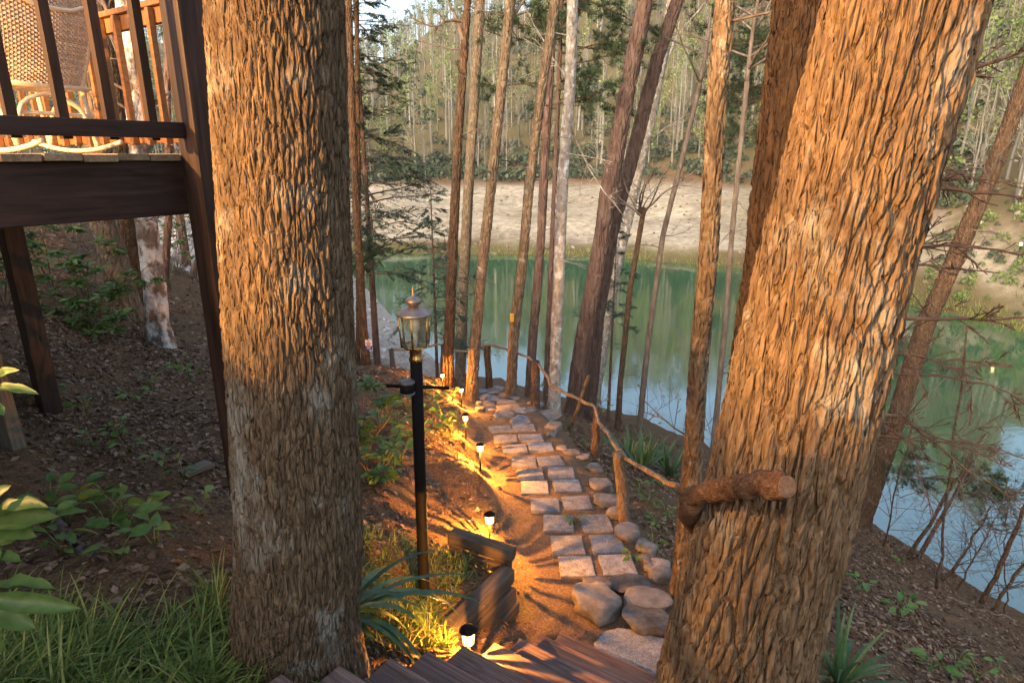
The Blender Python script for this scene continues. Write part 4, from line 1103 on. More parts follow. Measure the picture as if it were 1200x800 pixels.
# railing along the right side and the far end
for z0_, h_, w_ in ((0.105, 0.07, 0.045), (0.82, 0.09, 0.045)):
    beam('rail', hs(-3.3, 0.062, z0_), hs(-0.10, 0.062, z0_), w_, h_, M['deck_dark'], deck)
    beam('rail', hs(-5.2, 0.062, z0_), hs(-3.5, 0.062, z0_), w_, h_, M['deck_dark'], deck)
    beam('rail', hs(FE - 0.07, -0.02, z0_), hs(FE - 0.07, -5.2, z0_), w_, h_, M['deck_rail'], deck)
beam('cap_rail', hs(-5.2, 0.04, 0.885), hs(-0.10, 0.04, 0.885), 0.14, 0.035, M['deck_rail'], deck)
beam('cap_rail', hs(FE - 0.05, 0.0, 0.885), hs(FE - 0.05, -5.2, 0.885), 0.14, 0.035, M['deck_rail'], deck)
F = -0.215
while F > -5.15:
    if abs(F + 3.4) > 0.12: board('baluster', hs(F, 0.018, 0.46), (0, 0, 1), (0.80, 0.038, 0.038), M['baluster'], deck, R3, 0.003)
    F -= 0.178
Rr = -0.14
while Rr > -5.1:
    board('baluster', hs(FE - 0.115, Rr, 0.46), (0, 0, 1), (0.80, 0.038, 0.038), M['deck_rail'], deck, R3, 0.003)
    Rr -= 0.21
board('corner_post', hs(FE - 0.05, 0.03, 0.36), (0, 0, 1), (1.25, 0.09, 0.09), M['deck_rail'], deck, R3, 0.005)
# the wing of the deck that runs behind the viewpoint, at the top of the stairs
k = 0; F = -5.25
while F > BACK:
    board('floor_board', hs(F - 0.069, 3.05, -0.014), R3, (6.0, 0.138, 0.03), M['deck_floor'], deck, bev=0.004); F -= 0.144
beam('rim_joist', hs(-5.27, 0.02, -0.155), hs(-5.27, 6.0, -0.155), 0.045, 0.25, M['deck_dark'], deck)
for Rq in (0.6, 5.8): deck_post(-5.4, Rq, 1.0)

# ------------------------------------------------------------------ unseen house behind the viewpoint, height shaped for its shade; two lit pole lanterns
M['siding'] = wood_mat('house_siding', (0.10, 0.06, 0.035), (0.22, 0.14, 0.085), 0.7)
M['glass_dark'] = simple('window_glass', (0.02, 0.02, 0.022), 0.08)
house = thing('house', 'unseen timber house behind the deck, its height set for shade', 'house', hs(-12, 0, -2.5))
for k in range(26): board('siding_board', hs(-12.0, 0.0, -0.2 + 0.19 * k), R3, (18.0, 0.05, 0.20), M['siding'], house)
for sg_ in (1, -1): board('roof', hs(-15.5 + 2.1 * sg_, 0.0, 5.7), R3, (19.2, 4.9, 0.14), M['deck_dark'], house, tuple(F3 * 0.5 * sg_ + np.array([0, 0, 0.87])), 0.01)  # out of view; roof height set to keep the sun off the near trunks
for Rq in (-8.97, 8.97): board('side_wall', hs(-15.55, Rq, 1.1), F3, (7.0, 0.05, 7.0), M['siding'], house)
board('back_wall', hs(-19.0, 0.0, 1.1), R3, (17.8, 0.05, 7.0), M['siding'], house)
for Rq in (-3.2, 0.0, 4.6): board('window', hs(-11.95, Rq, 1.25), R3, (1.1, 0.06, 1.2), M['glass_dark'], house)
board('door', hs(-11.95, 2.9, 1.02), R3, (0.9, 0.06, 2.05), M['deck_dark'], house)
WARM = (1.0, 0.50, 0.15)
def emit_glass(name, col, strength, mixf=0.5):
    n = N(name)
    em = n.new('ShaderNodeEmission', Strength=strength); em.inputs[0].default_value = (*col, 1)
    tr = n.new('ShaderNodeBsdfTransparent'); mx = n.new('ShaderNodeMixShader'); mx.inputs[0].default_value = mixf
    n.l(tr.outputs[0], mx.inputs[1]); n.l(em.outputs[0], mx.inputs[2]); n.l(mx.outputs[0], n.out.inputs[0])
    n.t.nodes.remove(n.b)
    return n.m
M['porch_glow'] = emit_glass('lit_porch_glass', (1.0, 0.62, 0.25), 6.0, 0.3)
def porch_lantern(F_, R_, z, power, label, pole=False, soft=0.06):
    p = hs(F_, R_, z)
    t = thing('porch_lantern', label, 'lantern', p)
    m = MB(); lathe(m, [(0.001, 0.17), (0.03, 0.15), (0.10, 0.11), (0.105, 0.10), (0.001, 0.10)], p, 12); m.build('cap', M['black'], t)
    m = MB(); lathe(m, [(0.07, -0.10), (0.075, 0.10)], p, 12); m.build('glass', M['porch_glow'], t)
    m = MB(); lathe(m, [(0.001, -0.13), (0.06, -0.12), (0.075, -0.10), (0.001, -0.10)], p, 12); m.build('base', M['black'], t)
    m = MB()
    if pole: m.tube([p + np.array([0, 0, -z]), p + np.array([0, 0, -0.12])], 0.02, 8)
    else: m.tube([p + np.array([0, 0, -0.12]), p - F3 * 0.1 + np.array([0, 0, -0.16]), p - F3 * (abs(-11.97 - F_))], 0.012, 8)
    m.build('bracket', M['black'], t)
    l = bpy.data.lights.new('porch_lamp', 'POINT'); l.energy = power; l.color = WARM; l.shadow_soft_size = soft
    o = bpy.data.objects.new('lamp', l); C.objects.link(o); o.location = Vector(p); par(o, t)
porch_lantern(-8.2, 0.9, 0.43, 4400, 'lit low lantern on the deck behind the stairs', True, 0.10)
porch_lantern(-4.2, -2.2, 1.75, 1500, 'lit lantern on a pole on the deck behind the wicker chair', True)

# ------------------------------------------------------------------ wicker rocking chair on the deck
ch_o = hs(0.02, -1.84, 0.002)
chair = thing('rocking_chair', 'cream cane rocking chair with woven wicker back on the deck', 'chair', ch_o)
ca, sa = math.cos(math.radians(200)), math.sin(math.radians(200))       # direction the seat faces
fx = np.array([-0.93, 0.37, 0]); fx /= np.linalg.norm(fx); fy = np.array([-fx[1], fx[0], 0])
def ch(x, y, z): return ch_o + fx * x + fy * y + np.array([0, 0, z])    # x forward, y left, z up
def backpt(s, t):                        # s across -1..1, t up 0..1
    w = 0.235 + 0.045 * t
    return ch(-0.20 - 0.17 * t - 0.02 * math.sin(t * 3) + 0.055 * s * s, w * s, 0.40 + 0.50 * t)
wv = MB()
def strip(mb, A, w_dir, w):
    A = np.array(A); w_dir = np.array(w_dir)
    n = len(A); V = np.concatenate([A - w_dir * w / 2, A + w_dir * w / 2])
    mb.add(V, [[i, i + 1, n + i + 1, n + i] for i in range(n - 1)])
up = np.array([0, 0, 1.0])
NV, NH = 30, 44
for a in range(NV + 1):
    s = -1 + 2 * a / NV
    wv.tube([backpt(s, t) for t in np.linspace(0, 1, 12)], 0.0028, 4, False)
for r_ in range(NH):
    t = (r_ + 0.5) / NH; ph = r_ % 2
    P = []
    for a in range(NV * 2 + 1):
        s = -1 + a / NV
        p = backpt(s, t); off = 0.0062 * math.cos(math.pi * (a / 2 + ph)) if a % 2 == 0 else 0
        P.append(p + fx * off)
    strip(wv, P, up, 0.0128)
wv.build('wicker_back', M['wicker'], chair, False)
sv = MB()
for a in range(22):
    y = -0.23 + 0.46 * a / 21; sv.tube([ch(-0.2, y, 0.40), ch(0.05, y, 0.385), ch(0.28, y, 0.41)], 0.003, 4, False)
for a in range(34):
    x = -0.2 + 0.48 * a / 33; strip(sv, [ch(x, y, 0.40 + 0.005 * ((k + a) % 2) - 0.012 * math.sin((x + .2) * 6)) for k, y in enumerate(np.linspace(-0.24, 0.24, 24))], fx, 0.013)
sv.build('wicker_seat', M['wicker'], chair, False)
def cane(name, pts, r, n=16):
    m = MB(); m.tube(spline(pts, n), r, 10); m.build(name, M['cane'], chair)
for s in (-1, 1):
    cane('back_post', [backpt(s * 1.04, 1.04), backpt(s * 1.04, 0.5), backpt(s * 1.04, 0), ch(-0.17, 0.245 * s, 0.22), ch(-0.19, 0.25 * s, 0.05)], 0.016)
    cane('front_leg', [ch(0.29, 0.25 * s, 0.62), ch(0.30, 0.25 * s, 0.4), ch(0.27, 0.25 * s, 0.04)], 0.016)
    cane('arm', [backpt(s * 1.04, 0.62), ch(-0.02, 0.30 * s, 0.66), ch(0.24, 0.30 * s, 0.66), ch(0.33, 0.27 * s, 0.60)], 0.016)
    cane('leg_arch', [ch(-0.19, 0.255 * s, 0.07), ch(-0.10, 0.256 * s, 0.28), ch(0.06, 0.256 * s, 0.35), ch(0.2, 0.256 * s, 0.28), ch(0.27, 0.255 * s, 0.07)], 0.013)
    pts = [ch(-0.42 + 0.86 * t, 0.25 * s, 0.02 + 0.24 * (t - 0.48) ** 2) for t in np.linspace(0, 1, 14)]
    m = MB(); m.tube(pts, 0.015, 8); m.build('rocker', M['cane'], chair)
cane('rear_arch', [ch(-0.19, -0.25, 0.08), ch(-0.185, -0.18, 0.30), ch(-0.18, 0, 0.37), ch(-0.185, 0.18, 0.30), ch(-0.19, 0.25, 0.08)], 0.013)
cane('cross_rail', [ch(-0.18, -0.25, 0.24), ch(-0.18, 0.25, 0.24)], 0.012, 4)
cane('cross_rail', [ch(-0.2, -0.25, 0.40), ch(-0.2, 0.25, 0.40)], 0.014, 4)
cane('top_rail', [backpt(-1.04, 1.02), backpt(-0.5, 1.05), backpt(0, 1.06), backpt(0.5, 1.05), backpt(1.04, 1.02)], 0.019)
cane('back_brace', [backpt(-1.04, 1.0) - fx * 0.02, backpt(-0.4, 0.84) - fx * 0.02, backpt(0.4, 0.84) - fx * 0.02, backpt(1.04, 1.0) - fx * 0.02], 0.012)

# ------------------------------------------------------------------ wooden stairs
stairs = thing('wooden_stairs', 'weathered grey-brown wooden steps descending at the bottom of the picture', 'stairs', hs(1.5, 1.8, -3.6))
RISE, RUN = 0.18, 0.284
for k in range(10):
    zt = -3.40 + RISE * k; Fb = 1.63 - RUN * k; R0 = 1.17; R1 = 2.40
    for q in range(2):
        wdt = 0.148
        board('tread_board', hs(Fb - wdt / 2 - q * 0.153 + rnd.uniform(-.003, .003), (R0 + R1) / 2 + rnd.uniform(-0.015, 0.015), zt - 0.02 + rnd.uniform(-.003, .003)), R3, (R1 - R0, wdt, 0.042), M['stair'], stairs, bev=0.007, seed=k * 2 + q, warp=0.004)
    board('riser', hs(Fb - 0.022, (R0 + R1) / 2, zt - 0.045 - 0.07), R3, (R1 - R0 - 0.05, 0.03, 0.135), M['stair'], stairs, bev=0.003)
for Rq in (1.23, 2.34):
    a, b_ = hs(1.50, Rq, -3.58), hs(-1.05, Rq, -3.58 + RISE * 2.55 / RUN)
    beam('stringer', a, b_, 0.045, 0.22, M['stair'], stairs)
zl = -3.40 + RISE * 9
F = 1.63 - RUN * 9 - 0.31
while F > -5.2:
    board('landing_board', hs(F - 0.07, 2.5, zl - 0.02), R3, (2.66, 0.14, 0.04), M['stair'], stairs, bev=0.006); F -= 0.146

# ------------------------------------------------------------------ stone path
path = thing('stone_path', 'footpath of square aggregate pavers and flagstones leading to the lake', None, (0.6, 4.6, -3.5))
path['kind'] = 'structure'
def pz(y): return float(np.interp(y, PATH[:, 1], PATH[:, 2]))
def on_path(px, py):
    r = ray(px, py); d = 5.0
    for _ in range(40): d = -pz(r[1] * d) / -r[2]
    return r * d
ZO = lambda x, y: (560 + x / 3.333, 440 + y / 3.333)
Lc = [(385, 750), (350, 665), (315, 582), (262, 510), (222, 440), (205, 390), (180, 338), (145, 288), (107, 246), (88, 210)]
Rc = [(545, 745), (505, 660), (460, 580), (387, 498), (348, 433), (325, 383), (283, 340), (245, 282), (207, 246), (178, 208)]
pv_meshes = []
for k in range(4):
    bm = bmesh.new(); bmesh.ops.create_cube(bm, size=1.0)
    for v in bm.verts: v.co = Vector((v.co.x * 0.30, v.co.y * 0.30, v.co.z * 0.05))
    bmesh.ops.bevel(bm, geom=list(bm.edges), offset=0.006, segments=2, affect='EDGES')
    bmesh.ops.subdivide_edges(bm, edges=[e for e in bm.edges if e.calc_length() > 0.1], cuts=5, use_grid_fill=True)
    for v in bm.verts:
        f = float(fbm(v.co.x * 14 + k * 9, v.co.y * 14, v.co.z * 14, 3, k)); v.co += Vector((v.co.x, v.co.y, 0)).normalized() * 0.003 * f if v.co.length > 0.12 else Vector((0, 0, 0.0015 * f))
    me = bpy.data.meshes.new('paver'); bm.to_mesh(me); bm.free(); me.materials.append(M['paver']); pv_meshes.append(me)
for col in (Lc, Rc):
    for k, c in enumerate(col):
        p = on_path(*ZO(*c))
        o = bpy.data.objects.new('paver', pv_meshes[rnd.randrange(4)]); C.objects.link(o)
        o.location = Vector((p[0], p[1], float(gq(p[:1], p[1:2])[0]) - 0.006 + rnd.uniform(0, 0.010)))
        sl = (pz(p[1] + 0.2) - pz(p[1] - 0.2)) / 0.4
        o.rotation_euler = (math.atan(sl) + rnd.uniform(-0.03, 0.03), rnd.uniform(-0.03, 0.03), math.radians([0, 0, 1, 2, 3, 4, 5, 6, 6, 6][k] + rnd.uniform(-4, 4)))
        o.scale = (1, 1, 1) if k < 7 else (1.05, 0.95, 1)
        par(o, path)
# rocks and slabs
_rk = 0
def rock_mesh(dims, seed, mat, flat=0.0, cuts=11, sub=4):
    bm = bmesh.new(); bmesh.ops.create_icosphere(bm, subdivisions=sub, radius=1.0)
    rs = np.random.RandomState(seed)
    V = np.array([v.co[:] for v in bm.verts])
    V = V * np.sign(1) / (np.sum(np.abs(V) ** 3.2, axis=1) ** (1 / 3.2))[:, None]
    for _ in range(cuts):
        n = rdirs(rs, 1)[0]; d = rs.uniform(0.72, 0.95)
        s = V @ n; V = V - np.clip(s - d, 0, None)[:, None] * n * 0.92
    V = V * (1 + 0.15 * fbm(V[:, 0] * 1.5 + seed, V[:, 1] * 1.5, V[:, 2] * 1.5, 3, seed)[:, None]) + 0.02 * fbm(V[:, 0] * 6, V[:, 1] * 6 + seed, V[:, 2] * 6, 3, seed + 1)[:, None] * V
    if flat: V[:, 2] = np.where(V[:, 2] > flat, flat + (V[:, 2] - flat) * 0.15, V[:, 2])
    V = V * np.array(dims) / 2
    for v, c in zip(bm.verts, V): v.co = Vector(c)
    for f in bm.faces: f.smooth = True
    me = bpy.data.meshes.new('rock'); bm.to_mesh(me); bm.free(); me.materials.append(mat)
    return me
def rock(name, px, py, wpx, depth_ratio, h, seed, mat='rock', parent=None, flat=0.0, sink=0.3, rz=0.0, sub=3):
    p = G(px, py); d = p[1] * CP - p[2] * SP
    w = wpx / FPX * d
    o = bpy.data.objects.new(name, rock_mesh((w, w * depth_ratio, h), seed, M[mat], flat, 11, sub)); C.objects.link(o)
    o.location = Vector((p[0], p[1], p[2] + h * (0.5 - sink))); o.rotation_euler = (rnd.uniform(-.1, .1), rnd.uniform(-.1, .1), rz)
    if parent is not None: par(o, parent)
    return o
for k, (x, y, w, dr) in enumerate([(165, 178, 75, .8), (110, 162, 95, .6), (118, 132, 100, .7), (60, 96, 60, .8), (98, 106, 55, .9), (66, 66, 60, 1.0), (28, 90, 50, .9), (35, 112, 60, .7), (130, 108, 40, .9), (20, 62, 45, .9), (100, 82, 50, .7), (45, 132, 50, .8), (175, 140, 60, .7), (70, 52, 60, .8)]):
    rock('flagstone', *ZO(x, y), w / 3.333, dr * 1.6, 0.09, 200 + k, 'rock' if k % 3 else 'paver', path, 0.45, 0.42, rnd.uniform(-.4, .4))
border = thing('stone_border', 'row of rounded field stones edging the right side of the path', 'stone border', G(700, 580))
ZB = lambda x, y: (600 + x / 2.857, 520 + y / 2.857)
for k, (x, y, w, hh) in enumerate([(275, 88, 62, .12), (297, 148, 80, .2), (315, 202, 85, .2), (345, 245, 60, .18), (392, 310, 92, .2), (447, 358, 70, .18), (456, 395, 55, .1), (462, 420, 50, .1), (500, 455, 75, .22), (496, 420, 62, .2)]):
    rock('stone', *ZB(x, y), w / 2.857, 0.95, hh, 230 + k, 'rock', border, 0.5, 0.3, rnd.uniform(-.8, .8))
for k, (x, y, w, hh) in enumerate([(275, 168, 105, .2), (300, 205, 75, .2), (290, 233, 45, .12), (368, 303, 70, .1), (405, 322, 60, .1), (330, 285, 50, .08), (225, 118, 60, .15), (205, 140, 50, .14), (140, 92, 50, .12), (10, 140, 40, .2), (5, 118, 34, .2)]):
    rock('stone', *ZO(x, y), w / 3.333, 0.8, hh, 260 + k, 'rock' if k != 3 else 'rock_dark', border, 0.4, 0.35, rnd.uniform(-.5, .5))
for k, (x, y, w, dr, hh, mt, fl, lab) in enumerate([
    (285, 560, 170, 0.85, 0.30, 'rock', 0.55, 'large rounded boulder left of the stone steps at the stair foot'),
    (280, 490, 105, 0.8, 0.20, 'rock', 0.5, 'smaller rock tucked behind the large boulder at the stair foot'),
    (400, 482, 150, 0.7, 0.14, 'rock_dark', 0.3, 'flat grey stone just past the last pavers near the stairs'),
    (455, 528, 160, 0.7, 0.15, 'rock', 0.3, 'flat grey stone between the boulder and the leaning trunk'),
    (452, 605, 165, 0.9, 0.22, 'rock_dark', 0.35, 'dark angular rock beside the massive trunk above the slab')]):
    o = rock('boulder' if k < 2 else 'step_stone', *ZB(x, y), w / 2.857, dr, hh, 290 + k, mt, None, fl, 0.28, rnd.uniform(-.3, .3), 4)
    tag(o, lab, 'rock')
sl_p = hs(1.84, 2.05)
o = bpy.data.objects.new('stone_slab', rock_mesh((1.25, 0.50, 0.16), 299, M['paver'], 0.3, 5, 4)); C.objects.link(o)
o.location = Vector((sl_p[0], sl_p[1], gp(sl_p[0], sl_p[1])[2] + 0.02)); o.rotation_euler = (0.02, 0.01, math.atan2(UR[1], UR[0]) + 0.08)
tag(o, 'long flat concrete slab at the foot of the wooden stairs', 'slab')

# ------------------------------------------------------------------ branch handrail
rail = thing('branch_handrail', 'crooked branch handrail on rough posts along the right of the path', 'handrail', G(737, 620))
track = [(456, 409, 14.2), (471, 410, 14.1), (488, 408, 13.9), (507, 405, 13.8), (520, 404, 13.7), (531, 411, 13.6), (548, 411, 13.5), (561, 407, 13.4), (571, 404, 13.2), (587, 407, 12.8), (610, 415, 11.9), (629, 424, 11.1), (638, 437, 10.6), (646, 451, 10.1), (662, 460, 9.4), (676, 467, 8.9), (696, 475, 8.2), (701, 490, 7.9), (708, 503, 7.5), (717, 514, 7.1), (724, 525, 6.75), (731, 533, 6.4), (751, 546, 6.0), (763, 553, 5.75), (774, 560, 5.5), (785, 566, 5.3), (797, 572, 5.05)]
tp = spline(np.array([at(*t) for t in track]), 130)
tp += 0.02 * np.stack([fbm(np.arange(130) * 0.35, 0.5, 0, 2, 61), fbm(np.arange(130) * 0.35, 4.5, 0, 2, 62), fbm(np.arange(130) * 0.35, 8.5, 0, 2, 63)], -1)
mb = MB(); mb.tube(tp, 0.024 + 0.006 * vn(np.arange(130) * 0.3, 1.2, 0, 5), 12, True, 0, 0.25, 5)
mb.build('rail', M['rail_bark'], rail)
def rpost(bx, by, d, topx, topy, r, mat, lean=0):
    p1 = at(topx, topy, d); b0 = G(bx, by)
    m = MB(); q = np.array([b0[0], b0[1], b0[2] - 0.2])
    P = np.linspace(q, p1, 14); P[1:-1] += 0.012 * np.stack([vn(np.arange(12) * 0.5, bx, 0, 1), vn(np.arange(12) * 0.5, by, 0, 2), np.zeros(12)], -1)
    m.tube(P, np.linspace(r * 1.08, r * 0.95, 14), 14, True, 0, 0.12, int(bx)); m.build('post', mat, rail)
rpost(737, 618, 6.35, 723, 529, 0.058, M['grey_post'] if False else M['bark_tan'])
rpost(697, 538, 8.2, 700, 478, 0.05, M['bark_dark'])
rpost(627, 479, 11.1, 628, 424, 0.075, M['bark_dark'])
rpost(574, 455, 13.2, 571, 405, 0.075, M['bark_dark'])
rpost(460, 432, 14.2, 459, 410, 0.05, M['bark_dark'])
rpost(519, 450, 13.7, 519, 405, 0.05, M['bark_dark'])
rpost(664, 500, 9.6, 690, 440, 0.03, M['bark_tan'])
log = thing('log_rail', 'short stout stripped log fixed across the massive trunk at the right', 'log', at(915, 570, 1.72))
a_, b_ = at(922, 570, 1.66), at(803, 584, 2.15)
P = spline(np.array([a_, at(890, 566, 1.76), at(850, 572, 1.92), at(822, 578, 2.05), b_]), 40)
mb = MB(); mb.tube(P, 0.036 + 0.004 * vn(np.arange(40) * 0.4, 2.2, 0, 3) - 0.006 * np.linspace(0, 1, 40), 24, True, 0, 0.30, 12)
mb.build('log', M['log'], log)
m = MB(); e0 = P[0] + (P[0] - P[1]) / np.linalg.norm(P[0] - P[1]) * 0.003; m.tube([e0 + (P[1] - P[0]) * 0.02, e0], [0.030, 0.028], 24); m.build('cut_end', M['cut_wood'], log)
m = MB(); m.tube(spline(np.array([at(812, 586, 2.1), at(806, 603, 2.2), at(815, 618, 2.4)]), 10), np.linspace(0.036, 0.028, 10), 14, True, 0, 0.3, 4); m.build('stub', M['log'], log)

# ------------------------------------------------------------------ timber retaining edge of the raised bed
wall = thing('timber_edging', 'low retaining wall of stacked old timbers around the lamp post bed', 'retaining wall', BED_CORNER - np.array([0, 0, 0.5]))
c0, n0, f0 = BED_CORNER.copy(), BED_NEAR.copy(), BED_FAR.copy()
zt = -2.985
for lv in range(3):
    z = zt - 0.07 - 0.135 * lv
    ex = np.array([rnd.uniform(-0.03, 0.03), rnd.uniform(-0.03, 0.03), 0]); dirn = (c0 - n0) / np.linalg.norm(c0 - n0)
    offv = np.array([dirn[1], -dirn[0], 0]) * (0.02 * lv + rnd.uniform(-0.012, 0.012)); a = np.array([n0[0], n0[1], z]) + offv; b = np.array([c0[0], c0[1], z]) + offv + np.array([*(dirn[:2] * rnd.uniform(-0.05, 0.06)), 0])
    beam('timber', a, b, 0.13, 0.118, M['timber'], wall, bev=0.02, seed=50 + lv, warp=0.016)
for lv, z in enumerate((zt + 0.045, zt - 0.07)):
    a = np.array([c0[0] + 0.05, c0[1] - 0.03 + 0.10, z]); b = np.array([f0[0], f0[1] + 0.06, z + 0.03])
    if lv == 1: a = a + (b - a) * 0.06
    beam('timber', a, b, 0.12, 0.10, M['timber'], wall, bev=0.016, seed=60 + lv, warp=0.014)

# ------------------------------------------------------------------ lamp post
lp = at(495, 660, 4.40)
lp[2] = gp(lp[0], lp[1])[2]
post = thing('lamp_post', 'black lamp post with a hexagonal brass and glass lantern, unlit', 'lamp post', lp)
topz_ = aty(488, 421, lp[1])[2]
topx_ = aty(487.5, 421, lp[1])[0]
tl = np.array([topx_, lp[1], topz_])
mb = MB(); mb.tube(np.linspace(lp - np.array([0, 0, 0.3]), tl, 6), 0.0385, 28); mb.build('pole', M['black'], post)
cb = tl + (lp - tl) * (0.10)
px_m = lambda dx: dx / FPX * (lp[1] * CP - tl[2] * SP)
mb = MB(); mb.tube([cb + np.array([-px_m(36), -0.01, 0.008]), cb + np.array([px_m(38), 0.02, -0.02])], 0.0115, 12); mb.build('crossbar', M['black'], post)
mb = MB(); lathe(mb, [(0.034, 0), (0.044, 0.0), (0.044, 0.02), (0.038, 0.03), (0.038, 0.078), (0.05, 0.09), (0.03, 0.094)], tl - np.array([0, 0, 0.01]), 24); mb.build('collar', M['brass'], post)
lb = tl + np.array([0, 0, 0.082]); LH = 0.212; RB, RT = 0.090, 0.103
def glass_mat():
    n = N('clear_lantern_glass')
    tr = n.new('ShaderNodeBsdfTransparent'); tr.inputs[0].default_value = (0.86, 0.9, 0.84, 1)
    gl = n.new('ShaderNodeBsdfGlossy'); gl.inputs['Roughness'].default_value = 0.05
    df = n.new('ShaderNodeBsdfDiffuse'); df.inputs[0].default_value = (0.5, 0.5, 0.42, 1)
    fr = n.new('ShaderNodeFresnel', IOR=1.5)
    m0 = n.new('ShaderNodeMixShader'); m0.inputs[0].default_value = 0.16
    n.l(tr.outputs[0], m0.inputs[1]); n.l(df.outputs[0], m0.inputs[2])
    mx = n.new('ShaderNodeMixShader'); n.l(fr.outputs[0], mx.inputs[0]); n.l(m0.outputs[0], mx.inputs[1]); n.l(gl.outputs[0], mx.inputs[2]); n.l(mx.outputs[0], n.out.inputs[0])
    n.t.nodes.remove(n.b)
    return n.m
M['glass'] = glass_mat()
lantern = link('lantern', None, post); lantern.location = (0, 0, 0); lantern.matrix_parent_inverse = world_m(post).inverted()
hexa = [math.radians(60 * k + 28) for k in range(6)]
for k in range(6):
    a0_, a1_ = hexa[k], hexa[(k + 1) % 6]
    q = [lb + np.array([RB * math.cos(a0_), RB * math.sin(a0_), 0.012]), lb + np.array([RB * math.cos(a1_), RB * math.sin(a1_), 0.012]), lb + np.array([RT * math.cos(a1_), RT * math.sin(a1_), LH]), lb + np.array([RT * math.cos(a0_), RT * math.sin(a0_), LH])]
    m = MB(); m.add(np.array(q), [[0, 1, 2, 3]]); m.build('pane', M['glass'], lantern, False)
    m = MB(); m.tube([q[0], q[3]], 0.0055, 6); m.tube([q[0], q[1]], 0.005, 6); m.tube([q[3], q[2]], 0.0055, 6); m.build('frame_bar', M['brass'], lantern)
m = MB(); lathe(m, [(0.03, -0.005), (RB * 0.95, 0.0), (RB + 0.004, 0.006), (RB * 0.9, 0.014), (0.02, 0.016)], lb, 6); m.build('floor_plate', M['brass'], lantern)
m = MB(); lathe(m, [(RT + 0.006, LH - 0.004), (RT + 0.010, LH + 0.006), (RT - 0.004, LH + 0.013), (0.086, LH + 0.026), (0.068, LH + 0.039), (0.046, LH + 0.047), (0.030, LH + 0.054), (0.001, LH + 0.06)], lb, 24); m.build('roof', M['brass_grey'], lantern)
m = MB(); lathe(m, [(0.028, LH + 0.053), (0.032, LH + 0.060), (0.050, LH + 0.074), (0.053, LH + 0.084), (0.048, LH + 0.092), (0.032, LH + 0.105), (0.011, LH + 0.113), (0.006, LH + 0.124), (0.010, LH + 0.132), (0.005, LH + 0.140), (0.007, LH + 0.148), (0.001, LH + 0.172)], lb, 24); m.build('finial', M['brass_grey'], lantern)
m = MB(); lathe(m, [(0.014, 0.012), (0.016, 0.085), (0.012, 0.09)], lb, 14); m.build('socket', M['white'], lantern)
m = MB(); lathe(m, [(0.013, 0.085), (0.017, 0.10), (0.030, 0.122), (0.033, 0.147), (0.027, 0.17), (0.014, 0.183), (0.001, 0.186)], lb, 20); m.build('bulb', M['white'], lantern)
sn = cb + np.array([-px_m(10), -0.055, 0.012])
m = MB(); lathe(m, [(0.001, 0.055), (0.035, 0.052), (0.050, 0.042), (0.052, 0.030), (0.046, 0.026)], sn, 20); m.build('sensor_cap', M['grey_plastic'], post)
m = MB(); lathe(m, [(0.046, -0.045), (0.05, -0.04), (0.05, -0.034), (0.046, -0.03)], sn, 20); m.build('sensor_ring', M['grey_plastic'], post)
m = MB(); lathe(m, [(0.001, -0.046), (0.045, -0.043), (0.0455, 0.028), (0.001, 0.03)], sn, 20); m.tube([sn + np.array([0.0, 0.03, 0]), cb], 0.018, 10); m.build('motion_sensor', M['black'], post)

